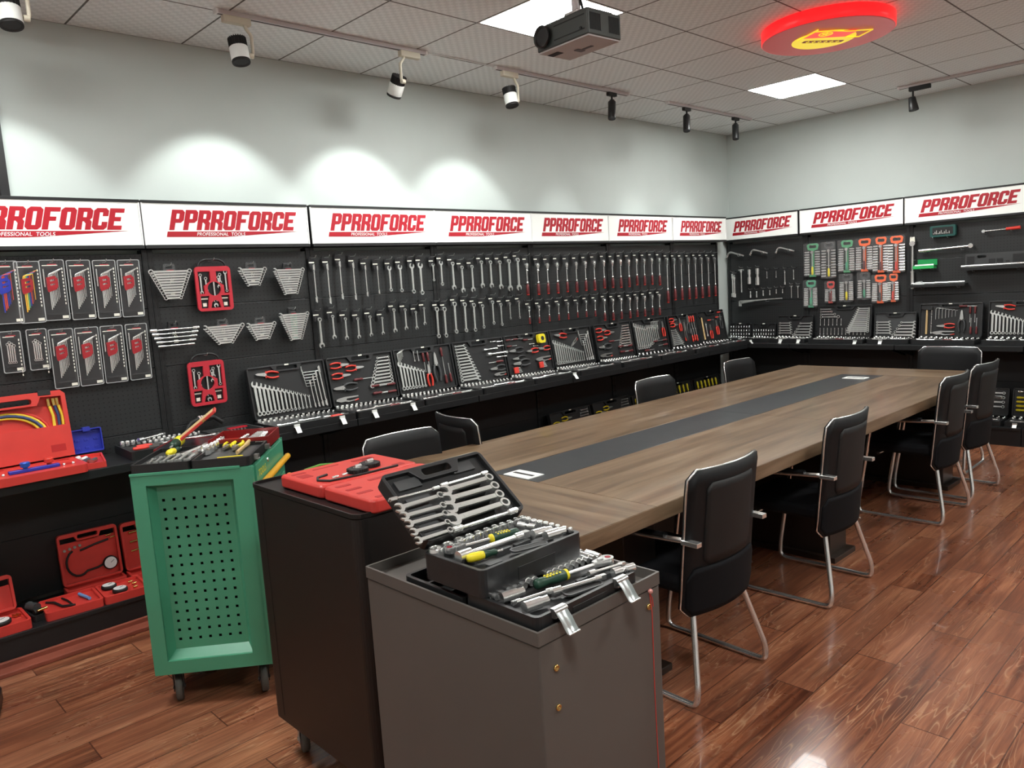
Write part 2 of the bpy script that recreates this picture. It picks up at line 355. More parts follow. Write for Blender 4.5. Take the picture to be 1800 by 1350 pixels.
def text_mb(txt,size,ox,oz,y,shear=.2,mi=0):
    c=D.curves.new('t','FONT'); c.body=txt; c.size=size; c.shear=shear; c.space_character=1.05; c.offset=size*.012
    o=D.objects.new('t',c); COL.objects.link(o); bpy.context.view_layer.update()
    me=o.to_mesh(); m=MB(); m.add([(ox+v.co.x,y,oz+v.co.y) for v in me.vertices],[tuple(p.vertices) for p in me.polygons]); o.to_mesh_clear(); D.objects.remove(o); D.curves.remove(c); return m
def make_sign():
    t=thing('brand_sign','','sign')
    W=.995; Hh=.235
    MB().box(0,-.15,-.010,W,-.02,Hh+.012).build('housing',M['black'],t,.002)
    MB().box(.008,-.153,.008,W-.008,-.149,Hh-.002).build('face_panel',M['signface'],t)
    MB().box(.0,-.160,Hh-.001,W,-.145,Hh+.013).box(.0,-.160,-.012,W,-.145,.006).build('frame_rail',M['blacksteel'],t,.001)
    MB().box(.0,-.158,.006,.007,-.148,Hh).build('end_strip',M['whitepr'],t); MB().box(W-.007,-.158,.006,W,-.148,Hh).build('end_strip',M['whitepr'],t)
    m=MB(); h=.112; z0=.088; x=.135; wd=.116
    for ch in 'PPRROFORCE':
        p,hs=GL[ch]; f=lambda q:(x+q[0]*wd+q[1]*h*.26,z0+q[1]*h)
        m.prism([f(q) for q in p],-.1545,-.1525,holes=[[f(q) for q in hh] for hh in hs],ax='y'); x+=wd*.655
    m.build('lettering',M['redprint'],t)
    MB().prism([(.118,.050),(.126,.080),(.93,.083),(.55,.056),(.45,.050)],-.1545,-.1525,ax='y').build('underline',M['redprint'],t)
    text_mb('PROFESSIONAL  TOOLS',.026,.285,.057,-.1556).build('tagline',M['whitepr'],t)
    return t
SGN=Proto(make_sign())
sg=['over the hanging hex key packs','over the red wrench hangers','over the flex head wrenches','over the ratchet wrenches','over the first red handled ratchets','over the second red handled ratchets','over the long breaker ratchets']
XSg=[-7.325,-6.322,-5.305,-4.308,-3.318,-2.325,-1.322]
for i in range(7): SGN.put((XSg[i],0,1.935),(0,0,0),'white sign with slanted red letters, '+sg[i],'white signs with red letters above the racks')
for y,l in ((-.05+.12,'over the bent nut wrenches beside the corner'),(-.895,'over the green and orange socket racks'),(-1.905,'over the torque wrench boxes')):
    s_=SGN.put((0,y if y<0 else -.03,1.935),(0,0,-PI/2),'white sign with slanted red letters, '+l,'white signs with red letters above the racks')
    if y>0: s_.scale=(.845,1,1)
# ---------------------------------------------------------------- framed board at the far left
t=thing('wall_display_frame','tall dark framed display board on the wall above the leftmost sign','wall display',(-7.62,0,2.13))
m=MB(); m.prism(rrect(-.72,0,.72,.62,.003,1),-.05,-.01,holes=[rrect(-.68,.04,.68,.58,.002,1)],ax='y'); m.build('frame',M['blacksteel'],t,.003)
MB().box(-.68,-.03,.04,.68,-.012,.58).build('panel',mat('plum_panel',(.06,.045,.05),.5),t)
# ================================================================ ceiling fittings
def rail(name,p,q,label,mm='alu'):
    p,q=Vector(p),Vector(q); d=(q-p); L=d.length; a=math.atan2(d.y,d.x)
    t=thing(name,label,'track rail',p,(0,0,a))
    MB().box(0,-.018,-.022,L,.018,-.001).build('channel',M[mm],t,.001)
    MB().box(.0,-.004,-.0235,L,.004,-.0215).build('conductor_slot',M['black'],t)
    MB().box(-.012,-.019,-.024,.0,.019,-.0005).build('end_cap',M['whitepr'],t); MB().box(L,-.019,-.024,L+.012,.019,-.0005).build('end_cap',M['whitepr'],t)
    return t
TY=-.625
for a,b,l in ((-7.7,-6.75,'white ceiling track rail holding the leftmost spotlight'),(-6.0,-4.67,'white ceiling track rail holding two white spotlights above the wall'),(-4.06,-2.6,'white ceiling track rail between the third white spotlight and first black one'),(-2.03,-.62,'thin white ceiling track rail holding two black spotlights in the corner')):
    rail('track_rail',(a,TY,H),(b,TY,H),l)
rail('track_rail',(-.56,-2.0,H),(-.56,-4.6,H),'grey ceiling track rail running along the right wall')
def cable(name,pts,label): 
    o=MB().tube(pts,.004,6).build(name,M['whitepr']); tag(o,label,'cable')
cable('supply_cable',[(-4.655,TY,H-.008),(-4.4,TY-.01,H-.004),(-4.075,TY,H-.008)],'thin white cable joining two ceiling track rails')
def white_spot():
    t=thing('track_spotlight','','spotlight')
    MB().rbox(-.075,-.018,-.058,.075,.018,-.022,.006).build('adapter',M['cream'],t)
    MB().tube(fillet([(.04,0,-.05),(.05,0,-.075),(.075,0,-.10),(.075,0,-.20),(.05,0,-.205)],.015),.009,8).rod((.05,0,-.205),(.075,0,-.205),.014,n=12).build('arm',M['cream'],t)
    h=Vector((0,0,-.20))
    m=MB(); m.T=Matrix.Translation(h)@Matrix.Rotation(math.radians(-12),4,'X')
    m.lathe([(.044,.03),(.044,.075)],24); 
    for k in range(24):
        a=2*PI*k/24; m.T=Matrix.Translation(h)@Matrix.Rotation(math.radians(-12),4,'X')@Matrix.Rotation(a,4,'Z'); m.box(.042,-.0022,.025,.047,.0022,.078)
    m.build('heat_sink',M['black'],t)
    m=MB(); m.T=Matrix.Translation(h)@Matrix.Rotation(math.radians(-12),4,'X'); m.lathe([(.046,-.04),(.0475,-.038),(.0475,.028),(.046,.03)],28); m.build('lamp_body',M['white'],t)
    m=MB(); m.T=Matrix.Translation(h)@Matrix.Rotation(math.radians(-12),4,'X'); m.lathe([(.034,-.05),(.045,-.055),(.0465,-.052),(.0465,-.04),(.03,-.04)],28); m.build('front_ring',M['black'],t)
    m=MB(); m.T=Matrix.Translation(h)@Matrix.Rotation(math.radians(-12),4,'X'); m.lathe([(.0,-.0455),(.033,-.046)],20,sm=False); m.build('lens',M['bulb'],t)
    return t
def black_spot():
    t=thing('cylinder_spotlight','','spotlight')
    MB().rbox(-.05,-.016,-.05,.05,.016,-.022,.004).build('adapter',M['black'],t)
    MB().rod((0,0,-.045),(0,0,-.085),.008).box(-.014,-.012,-.10,.014,.012,-.075).build('arm',M['black'],t)
    m=MB(); m.T=Matrix.Translation((-.006,0,-.155))@Matrix.Rotation(math.radians(-9),4,'X')@Matrix.Rotation(math.radians(15),4,'Y')
    m.lathe([(0,-.040),(.025,-.041),(.028,-.075),(.030,-.076),(.031,-.074),(.031,.066),(.028,.07)],24); m.build('lamp_body',M['blackpl'],t)
    m=MB(); m.T=Matrix.Translation((-.006,0,-.155))@Matrix.Rotation(math.radians(-9),4,'X')@Matrix.Rotation(math.radians(15),4,'Y')
    m.lathe([(.020,-.0425),(0,-.0422)],20,sm=False); m.build('lens',M['bulb'],t)
    return t
def beam(t,loc,tgt,watts,deg=52,blend=.35):
    l=D.lights.new('beam','SPOT'); l.energy=watts; l.spot_size=math.radians(deg); l.spot_blend=blend; l.shadow_soft_size=.03; l.color=(.95,1,.97)
    o=D.objects.new('beam',l); COL.objects.link(o); o.location=loc
    d=Vector(tgt)-Vector(loc); o.rotation_euler=d.to_track_quat('-Z','Y').to_euler()
    o.parent=t; o.matrix_parent_inverse=Matrix.Translation(t.location).inverted() if t.rotation_euler.z==0 else t.matrix_basis.inverted()
PW=Proto(white_spot())
wl=['white track spotlight with black fins at the far left','white track spotlight above the red wrench hangers','white track spotlight tilted sideways at the rail end','white track spotlight nearest the projector']
KIDS.clear()
for x,l,rz in ((-6.93,wl[0],0),(-5.90,wl[1],0),(-4.79,wl[2],PI),(-3.93,wl[3],0)):
    t=PW.put((x,TY,H),(0,0,0),l,'white and black track spotlights')
    if rz: 
        t.rotation_euler=(0,0,PI)
        for k in [c for c in D.objects if c.parent==t and c.name.startswith(('heat','lamp','front','lens'))]: k.rotation_euler=(math.radians(-24),0,0) ; k.location=(0,-.08,-.018)
for x in (-6.93,-5.82,-4.86,-3.93):
    t=[o for o in D.objects if o.type=='EMPTY' and o.name.startswith('track_spot') and abs(o.location.x-x)<.09][0]
    bpy.context.view_layer.update(); beam(t,(x,TY+.02,H-.27),(x,-.06,1.92),SPOT_W,82,.45)
PB=Proto(black_spot()); bl=['black cylinder spotlight nearest the third white one','black cylinder spotlight, middle one of the three near the corner','black cylinder spotlight closest to the wall corner']
for x,l in zip((-2.80,-1.74,-.90),bl):
    t=PB.put((x,TY,H),(0,0,0),l,'black cylinder spotlights'); bpy.context.view_layer.update(); beam(t,(x,TY+.015,H-.245),(x,-.06,1.75),SPOT_W*.55,62,.9)
t=thing('cone_spotlight','short black cone spotlight on the rail by the right wall','spotlight',(-.56,-2.14,H),(0,0,PI/2),'black cylinder spotlights')
MB().rbox(-.11,-.018,-.058,.06,.018,-.022,.004).build('adapter',M['black'],t); MB().rod((.03,0,-.05),(.03,0,-.11),.008).build('arm',M['black'],t)
MB().at(.03,0,-.16,0,.15).lathe([(.038,-.06),(.040,-.055),(.028,.05),(.024,.055),(0,.055)],24).build('lamp_body',M['blackpl'],t)
MB().at(.03,0,-.16,0,.15).lathe([(0,-.058),(.037,-.06)],20).build('lens',M['black'],t)
bpy.context.view_layer.update(); beam(t,(-.54,-2.16,H-.24),(-.1,-2.2,1.3),SPOT_W*.35,60,.8)
# ---------------------------------------------------------------- round red ceiling sign
t=thing('round_ceiling_sign','large round red ceiling lightbox with a yellow flag and star emblem','ceiling sign',(-2.87,-2.385,H-.076),(0,0,math.radians(-37)))
R_=.39
MB().lathe([(R_-.004,0),(R_,.004),(R_,.070),(R_-.006,.0755)],64).build('side_band',mat('red_band',(.80,.01,.012),.3,emit=.42),t)
MB().lathe([(0,-.002),(R_-.01,-.002),(R_-.004,0)],64,sm=False).build('face_disc',mat('red_face',(.45,.045,.045),.3,emit=.12),t)
yl=mat('yellow_emblem',(.80,.62,.03),.35,emit=.25)
FY=Matrix.Diagonal((1,-1,1,1))
def fy():
    m=MB(); m.T=FY; return m
m=MB(); m.T=FY; sun=circ(0,-.04,.19,40); m.prism(sun,-.0045,-.0025,holes=[rrect(-.12,-.10,.15,-.05,.01,2)]); m.build('emblem_disc',yl,t)
fy().prism([(-.155,.0),(.11,.025),(.13,.145),(-.13,.135)],-.0065,-.0045).build('flag',mat('red_flag',(.72,.02,.015),.3,emit=.5),t)
m=MB(); m.T=FY; m.tube([(-.175,-.03,-.008),(-.15,.17,-.008)],.005,6)
m.tube([(-.15,.135,-.008),(-.05,.15,-.008),(.06,.135,-.008),(.21,.155,-.008),(.20,.02,-.008),(.11,.022,-.008)],.004,6)
m.prism(circ(-.055,.085,.042,24),-.0095,-.0065,holes=[circ(-.055,.085,.035,24)])
m.prism([(-.055+(.030 if k%2==0 else .012)*math.sin(PI*k/5),.085+(.030 if k%2==0 else .012)*math.cos(PI*k/5)) for k in range(10)],-.0095,-.0065)
m.build('flag_outline',yl,t)
fy().prism(rrect(-.118,-.098,.148,-.052,.01,2),-.0045,-.0025).build('ribbon',mat('red_ribbon',(.45,.03,.03),.4),t)
m=MB(); m.T=FY
for k in range(6):
    x=-.10+k*.04; m.box(x,-.078,-.006,x+.026,-.073,-.0045).box(x+.011,-.092,-.006,x+.015,-.058,-.0045)
m.build('ribbon_characters',yl,t)
# ---------------------------------------------------------------- projector
t=thing('projector','dark grey ceiling projector with round lens and vent grilles','projector',(-5.298,-2.47,2.60),(0,0,math.radians(-4)))
pg=mat('projector_grey',(.055,.065,.062),.35); pb=mat('projector_base_grey',(.50,.46,.46),.45)
MB().rbox(.0,.0,.0,.20,.31,.1,.006).build('body',pg,t,.002)
MB().box(.006,.006,-.006,.194,.304,.001).build('base_plate',pb,t)
MB().rbox(.02,.02,.1,.18,.29,.112,.01).build('top_ridge',M['blackpl'],t)
MB().at(-.001,.26,.052).lathe([(.028,.012),(.040,.0),(.046,-.014),(.046,-.022),(.041,-.022),(.036,-.012)],28,axis='x').build('lens_ring',M['blackpl'],t)
o=MB().at(-.001,.26,.052).lathe([(0,-.012),(.018,-.011),(.036,-.008)],28,axis='x').build('lens',M['lens'],t)
for a in (.012,.125):
    m=MB().box(a,-.0010,.018,a+.066,.0,.020)
    for i in range(11): m.box(a+i*.006,-.0015,.02,a+i*.006+.003,.0,.085)
    m.build('vent_grille',M['black'],t)
MB().box(-.0015,.02,.022,.0,.20,.026).box(-.0015,.02,.078,.0,.20,.082).build('side_groove',M['black'],t)
MB().at(0,.04,.03).lathe([(.006,-.004),(.006,.002)],14,axis='x').build('indicator_button',M['black'],t)
MB().box(.05,.235,-.0075,.085,.30,-.0055).build('intake_slot',M['black'],t)
MB().prism(rrect(.10,.16,.15,.19,.008,3),-.0075,-.0055).box(.118,.10,-.0075,.135,.155,-.0055).build('base_marking',mat('grey_print',(.12,.12,.13),.5),t)
MB().rbox(.05,.10,.112,.12,.19,.135,.01).rod((.085,.145,.13),(.085,.145,.488),.019,n=16).build('mount_pole',M['alu'],t)
MB().rbox(.04,.10,.47,.13,.19,.4875,.01).build('ceiling_plate',M['white'],t)
tag(MB().tube([(-5.19,-2.36,2.73),(-5.215,-2.35,2.85),(-5.20,-2.33,H)],.006,8).build('power_cable',M['black']),'black cable running from the projector up to the ceiling','cable')
# ================================================================ conference table
t=thing('conference_table','long walnut conference table with a dark inlay strip down its middle','table',(-3.75,-2.21,0),(0,0,math.radians(-1.0)))
ZT,ZB=.76,.70; L2=2.255; W2=.75; sx=1.83; s0,s1=-.13,.175
def slab(a,b,c,d,name,mm): 
    e=.0012; return MB().box(a+e,c+e,ZB+.002,b-e,d-e,ZT).build(name,M[mm],t,.0008)
slab(-L2,-sx,-W2,W2,'end_board','waly'); slab(sx,L2,-W2,W2,'end_board','waly')
for a,b in ((-sx,0),(0,sx)):
    slab(a,b,s1,W2,'side_board','walx'); slab(a,b,-W2,s0,'side_board','walx'); slab(a,b,s0,s1,'inlay_strip','slate')
MB().prism([(-L2,-W2),(L2,-W2),(L2,W2),(-L2,W2)],ZB-.002,ZB+.0015,holes=[[(-L2+.08,-W2+.08),(L2-.08,-W2+.08),(L2-.08,W2-.08),(-L2+.08,W2-.08)]]).build('apron',M['edge'],t)
MB().box(-L2,-W2-.0015,ZB,L2,-W2+.0005,ZT-.0015).build('edge_band',M['edge'],t); MB().box(-L2,W2-.0005,ZB,L2,W2+.0015,ZT-.0015).build('edge_band',M['edge'],t)
for x in (-L2,L2): MB().box(x-.0015,-W2,ZB,x+.0015,W2,ZT-.0015).build('edge_band',M['waly'],t)
for x in (-1.75,0,1.75):
    MB().box(x-.10,-.60,.03,x+.10,.60,ZB-.002).build('pedestal',M['darkwood'],t,.003)
    MB().box(x-.13,-.64,0,x+.13,.64,.03).build('foot_plate',M['darkwood'],t,.003)
MB().box(-1.65,-.02,.2,1.65,.02,ZB-.002).build('modesty_panel',M['darkwood'],t)
for (x,y,rz,l) in ((-5.523,-2.163,-.02,'white cable access plate with black slot on the near end of the table inlay'),(-2.12,-2.245,-.02,'white cable access plate at the far end of the table inlay')):
    b=thing('cable_plate',l,'cable plate',(x,y,ZT),(0,0,rz),'cable plates in the table inlay')
    MB().box(-.05,-.08,0,.05,.08,.004).build('cover',M['white'],b,.001); MB().box(-.008,-.062,.004,.010,.062,.0048).build('slot',M['black'],b)
# ================================================================ cantilever chairs (face +y)
def make_chair():
    t=thing('meeting_chair','','chair')
    r=.0115
    for s,side in ((-1,'l'),(1,'r')):
        pts=[(s*.15,-.17,.40),(s*.235,-.245,.075),(s*.24,-.24,.0125),(s*.245,.255,.0125),(s*.245,.25,.10),(s*.245,.17,.615),(s*.24,.10,.622),(s*.225,-.19,.636)]
        m=MB(); m.tube(fillet(pts,.075,7),r,10); m.build('side_frame',M['chrome'],t)
        MB().tube([(s*.242,.13,.634),(s*.24,.05,.638),(s*.232,-.12,.645)],[.016,.021,.016],10,flat=.6).build('arm_pad',M['leather'],t)
        MB().box(s*.205,-.262,.622,s*.235,-.19,.640).build('arm_bracket',M['chrome'],t,.002)
    MB().rod((-.15,-.165,.405),(.15,-.165,.405),.010).rod((-.22,.14,.405),(.22,.14,.405),.010).build('cross_bar',M['chrome'],t)
    m=MB(); m.rbox(-.215,-.18,.412,.215,.25,.48,.05,.018); m.build('seat',M['fabric'],t,.006)
    def shell(xa,xb,za,zb,y0,th,rad,nx=14,nz=10,name='backrest',mm='leather',zoff=0):
        f=lambda x,z:(-.225-.055*((z-.33)/.57)+.9*x*x-.05*max(0,(z-.80))+y0)
        vs=[];cols=[]
        for i in range(nx+1):
            x=xa+(xb-xa)*i/nx; dx=min(x-xa,xb-x); cut=0
            if dx<rad: cut=rad-math.sqrt(max(0,rad*rad-(rad-dx)**2))
            for j in range(nz+1): z=za+cut+(zb-za-2*cut)*j/nz; vs.append((x,f(x,z),z))
        n=len(vs); vs+=[(x,y+th,z) for x,y,z in vs]; fs=[]; I=lambda i,j:i*(nz+1)+j
        for i in range(nx):
            for j in range(nz): q=(I(i,j),I(i+1,j),I(i+1,j+1),I(i,j+1)); fs.append(q); fs.append(tuple(k+n for k in q[::-1]))
        rim=[I(i,0) for i in range(nx+1)]+[I(nx,j) for j in range(1,nz+1)]+[I(i,nz) for i in range(nx-1,-1,-1)]+[I(0,j) for j in range(nz-1,0,-1)]
        for k in range(len(rim)): a,b=rim[k],rim[(k+1)%len(rim)]; fs.append((a,a+n,b+n,b))
        o=MB().add(vs,fs,0,True).build(name,M[mm],t); 
        return [vs[k] for k in rim],o
    rim,o=shell(-.225,.225,.33,.90,0,.022,.035)
    mm=MB(); mm.tube([(x,y+.011,z) for x,y,z in rim],.0045,6,closed=True); mm.build('rim',M['chrome'],t)
    shell(-.15,.15,.53,.845,-.004,.006,.02,name='mesh_panel',mm='mesh'); shell(-.22,.22,.335,.52,-.008,.012,.04,name='lower_cushion',mm='fabric')
    return t
PC=Proto(make_chair()); KIDS.clear()
for x,y,a,l in ((-5.325,-2.83,-2.5,'black chair with chrome sled legs, nearest one on the near side of the table'),(-4.215,-2.83,0,'black chrome-legged chair, second from the grey cart on the near side of the table'),(-2.70,-2.85,-1,'black chrome-legged chair, third from the grey cart on the near side of the table'),(-2.06,-2.85,-4,'black chrome-legged chair at the far right corner of the table'),
    (-5.66,-1.66,178,'black chair across the table, standing behind the open red case'),(-4.93,-1.30,-100,'black chair turned sideways beside the one behind the red case'),(-3.50,-1.66,180,'black chair across the table, under the middle of the tool wall'),(-2.37,-1.66,180,'black chair across the table, closest to the wall corner'),(-1.42,-2.60,90,'black chair alone at the far end of the table')):
    PC.put((x,y,0),(0,0,math.radians(a)),l,'black chrome-legged meeting chairs')
# ================================================================ carts
def caster(t,x,y,z,rz,r=.052,brake=False,nm='caster',wm='rubber',fm='blackpl'):
    m=MB(); m.at(x,y,0,0,0,rz); w=m
    w.at(x,y,r,0,0,rz); w.lathe([(.008,-.013),(r-.006,-.0135),(r,-.009),(r,.009),(r-.006,.0135),(.008,.013)],28,axis='y')
    wh=w.build(nm,M[wm],t)
    m=MB().at(x,y,r,0,0,rz).lathe([(0,-.0145),(r*.62,-.0145),(r*.62,.0145),(0,.0145)],24,axis='y'); m.build('hub',M['greypl'],wh)
    m=MB().at(x,y,0,0,0,rz)
    for s in (-1,1): m.prism([(-.014,r-.012),(.014,r-.012),(.034,z-.008),(-.028,z-.008)],s*.019-.0015,s*.019+.0015,ax='y')
    m.box(-.035,-.022,z-.010,.04,.022,z-.001).at(x,y,r,0,0,rz).lathe([(.007,-.024),(.007,.024)],10,axis='y')
    m.build('fork',M['steel' if brake else fm],wh)
    if brake: MB().at(x,y,0,0,0,rz).prism([(-.045,z-.03),(-.085,z-.015),(-.08,z-.005),(-.03,z-.012)],-.02,.02,ax='y').build('brake_pedal',M['satin'],wh)
# green cart: end panel A-B faces the viewer
A=Vector((-6.93,-1.435,0)); B=Vector((-6.57,-1.72,0)); ang=math.atan2(B.y-A.y,B.x-A.x); WD=.46; DP=.60; Z0,Z1=.145,.965
t=thing('tool_trolley','green tool trolley with perforated recessed end panel and amber handle','tool trolley',A,(0,0,ang))
# local: x along A-B, y away from the viewer
m=MB(); fr=.055; pts=rrect(0,Z0,WD,Z1,.004,1)
m.prism([(0.0,Z0),(WD,Z0),(WD,Z1),(0,Z1)],0,.012,holes=[[(.055,Z0+.055),(WD-.075,Z0+.055),(WD-.075,Z1-.045),(.055,Z1-.045)]],ax='y')
xa,xb,za,zb=.055,WD-.075,Z0+.055,Z1-.045; d=.045; e=.035
m.add([(xa,.012,za),(xb,.012,za),(xb,.012,zb),(xa,.012,zb),(xa+.022,d,za+.03),(xb-.022,d,za+.03),(xb-.022,d,zb-.02),(xa+.022,d,zb-.02)],[(0,1,5,4),(1,2,6,5),(2,3,7,6),(3,0,4,7)])
o=m.build('end_frame',M['green'],t)
hol=[]
px0,px1,pz0,pz1=xa+.022,xb-.022,za+.03,zb-.02
for i in range(7):
    for j in range(16):
        cx=.098+i*.235/6; cz=.270+j*.577/15; hol.append([(cx-.0056,cz-.0056),(cx+.0056,cz-.0056),(cx+.0056,cz+.0056),(cx-.0056,cz+.0056)])
MB().prism([(px0-.002,pz0-.002),(px1+.002,pz0-.002),(px1+.002,pz1+.002),(px0-.002,pz1+.002)],d,d+.0015,holes=hol,ax='y').build('perforated_panel',M['green'],t)
MB().box(px0,d+.03,pz0,px1,d+.035,pz1).build('inner_panel',M['black'],t)
MB().box(0,.012,Z0,.003,DP,Z1).box(0,DP-.012,Z0,WD,DP,Z1).box(0.003,.012,Z0,WD-.004,DP-.012,Z0+.02).box(.003,.012,Z1-.05,WD-.003,DP-.012,Z1-.038).build('shell',M['green'],t)
MB().box(-.002,-.003,Z1-.006,WD-.045,.004,Z1+.006).build('top_lip',M['green'],t,.002)
# drawer fronts on the +x side
zz=[Z0+.02,.36,.50,.62,.72,.815,Z1-.002]
for a,b in zip(zz,zz[1:]):
    dr=MB().box(WD-.012,.04,a+.004,WD+.006,DP-.04,b-.004).build('drawer',M['green'],t,.002)
    hz=b-.03 if b<Z1-.01 else b-.085
    MB().rod((WD+.022,.03,hz),(WD+.022,DP-.02,hz),.014,n=12).box(WD+.004,.05,hz-.005,WD+.02,.065,hz+.005).box(WD+.004,DP-.065,hz-.005,WD+.02,DP-.05,hz+.005).build('drawer_handle',M['orange'],dr)
MB().box(WD-.03,.0,Z0,WD,.04,Z1).box(WD-.03,DP-.04,Z0,WD,DP,Z1).build('corner_post',M['green'],t,.01)
MB().at(WD+.001,.25,Z1-.03).lathe([(.009,0),(.009,.008),(0,.009)],14,axis='x').build('lock',M['chrome'],t)
tm=text_mb('TOOLS',.04,0,0,0,0,0); tm.v=[(WD+.0065,.075+x,Z1-.062+z) for x,y,z in tm.v]; tm.build('side_lettering',M['yellow'],t)
for x,y in ((.06,.075),(WD-.06,.075),(.06,DP-.075),(WD-.06,DP-.075)): caster(t,x,y,Z0,PI/2+.3,.056)
# black cabinet cart
def cabinet(name,label,loc,ang,W,Dp,z0,z1,mm,lip=.010,rad=.035):
    t=thing(name,label,'tool cabinet',loc,(0,0,ang))
    m=MB(); m.rbox(0,0,z0,W,Dp,z1-lip-.004,rad,.004,n=6); m.build('body',M[mm],t)
    hp=rrect(.004,.004,W-.004,Dp-.004,max(rad-.004,.002),6); m=MB(); m.prism(rrect(-.002,-.002,W+.002,Dp+.002,rad,6),z1-lip-.004,z1,holes=[hp]); m.prism(hp,z1-lip-.004,z1-lip); m.build('top_tray',M[mm],t,.0015)
    return t
c=cabinet('tool_cabinet','tall brown-black rolling tool cabinet beside the green trolley',(-6.745,-2.745,0),0,.42,.665,.145,.99,'blackcab')
caster(c,.07,.60,.145,math.radians(70),.05,True); caster(c,.07,.07,.145,math.radians(70),.05); caster(c,.35,.60,.145,.4,.05); caster(c,.35,.07,.145,.4,.05)
MB().box(-.001,.585,.17,.0005,.588,.95).build('door_seam',M['black'],c)
c=cabinet('tool_cabinet','warm grey steel tool cabinet holding two open socket cases',(-6.85,-3.545,0),0,.405,.605,.10,.92,'greycab',.025,.004)
for x,z in ((.045,.83),(.045,.745),(.36,.85)): MB().at(x,-.002,z).lathe([(.0,.001),(.0034,.001),(.0038,-.002),(.0068,-.002),(.0065,.003),(.0035,.003)],14,axis='y').build('threaded_insert',M['brass'],c)
caster(c,.06,.06,.10,0,.045); caster(c,.34,.06,.10,0,.045); caster(c,.06,.54,.10,0,.045); caster(c,.34,.54,.10,0,.045)
s=thing('red_string','thin red string hanging down the corner of the grey cabinet','string',(-6.49,-3.55,.90))
MB().tube([(0,0,-.015),(.003,-.003,-.06),(.001,-.003,-.25),(.004,-.003,-.5),(.002,-.003,-.82)],.0012,6).tube([(0,0,-.015),(.006,-.003,-.03),(.008,-.003,-.05)],.0012,6).build('strand',M['redhose'],s)
MB().at(0,-.003,-.012).lathe([(0,-.006),(.005,-.003),(.006,.002),(.003,.006),(0,.006)],12).build('knot_bead',mat('pink_bead',(.6,.25,.22),.3),s)
# ================================================================ hand tools (all lie in the x-z plane, facing -y, length along z from 0)
KIDS.clear()
def jaw(cx,cz,r,w,dep,tilt=.26,up=1):
    pts=[]
    a0=math.asin(min(.95,w/2/r))
    for i in range(17):
        a=a0+(2*PI-2*a0)*i/16; pts.append((r*math.sin(a),r*math.cos(a)))
    pts+=[(-w/2,r*.9-dep+.0),(-w*.28,r*.9-dep-w*.25),(w*.28,r*.9-dep-w*.25),(w/2,r*.9-dep)]
    c,s=math.cos(tilt),math.sin(tilt); return [(cx+x*c+z*s,cz+up*(-x*s+z*c)) for x,z in pts]
def wrench_mb(L=.20,ring_lo=True,ring_hi=False,t=.008,m=None,sw=.0075,rr=.0135,jr=.019):
    m=m or MB(); 
    def ring(cz,r): m.prism(circ(0,cz,r,20),-t*.75,t*.75,holes=[circ(0,cz,r*.62,12)],ax='y')
    m.prism([(-sw*.85,rr*1.6),(sw*.85,rr*1.6),(sw,L-jr*1.5),(-sw,L-jr*1.5)],-t*.42,t*.42,ax='y')
    m.prism([(-sw*.45,rr*2.6),(sw*.45,rr*2.6),(sw*.55,L-jr*2.6),(-sw*.55,L-jr*2.6)],-t*.5,t*.5,ax='y')
    if ring_lo: ring(rr,rr)
    else: m.prism(jaw(0,rr,rr*1.2,rr*1.15,rr*1.1,up=-1),-t*.5,t*.5,ax='y')
    if ring_hi: ring(L-rr,rr*1.15)
    else: m.prism(jaw(0,L-jr,jr,jr*1.0,jr*.95),-t*.5,t*.5,ax='y')
    return m
def P1(name,cat,fn):
    t=thing(name,'',cat); fn(t); KIDS.clear(); return Proto(t)
def single(name,cat,mb,m):
    o=mb.build(name,m); tag(o,' ',cat); return Proto(o)
CW=single('combination_wrench','wrench',wrench_mb(),M['satin'])                       # ring below, jaw above
RW=single('ratchet_wrench','wrench',wrench_mb(ring_lo=True,ring_hi=True,rr=.0135),M['chrome'])
def _f(m=None):
    m=MB(); m.rod((0,0,.03),(0,0,.175),.0042,n=8); 
    for z,s in ((.0,1),(.175,-1)):
        m.rod((0,0,z+(.0 if s>0 else .025)),(0,0,z+(.025 if s>0 else 0)),.0075,n=12); m.box(-.003,-.006,z-.004,.003,.006,z+.03) 
    return m
FW=single('flex_socket_wrench','wrench',_f(),M['chrome'])
HK=single('hex_key','hex key',MB().tube(fillet([(0,0,0),(0,0,.09),(.032,0,.09)],.01,4),.0022,6),M['satin'])
def sock(h=.028,r=.0105):
    return MB().lathe([(r*.6,0),(r*.93,0),(r,.002),(r,h-.0015),(r*.92,h),(r*.70,h),(r*.66,h*.35),(0,h*.35)],14)
SK=single('socket','socket',sock(),M['chrome'])
EX=single('extension_bar','extension bar',MB().rod((0,0,.012),(0,0,.11),.0042,n=8).rod((0,0,0),(0,0,.02),.008,n=12).box(-.0045,-.0045,.11,.0045,.0045,.122).rod((0,0,.098),(0,0,.11),.0062,n=10),M['chrome'])
def pliers(grip,steel='steel'):
    def fn(t):
        m=MB(); m.prism([(-.012,.095),(-.007,.145),(-.002,.158),(.002,.158),(.007,.145),(.012,.095),(.010,.085),(-.010,.085)],-.005,.005,ax='y')
        m.rod((0,-.007,.10),(0,.007,.10),.006,n=12); m.build('jaws',M[steel],t)
        for s in (-1,1):
            MB().tube(fillet([(s*.006,0,.092),(s*.019,0,.070),(s*.021,0,.035),(s*.013,0,.0)],.03,4),[.0065]*2+[.0088]*(len(fillet([(0,0,0),(1,0,1),(2,0,1),(3,0,3)],.03,4))-3)+[.008],8,flat=.75).box(s*.004,-.004,.083,s*.022,.004,.090).build('handle',M[grip],t)
    return fn
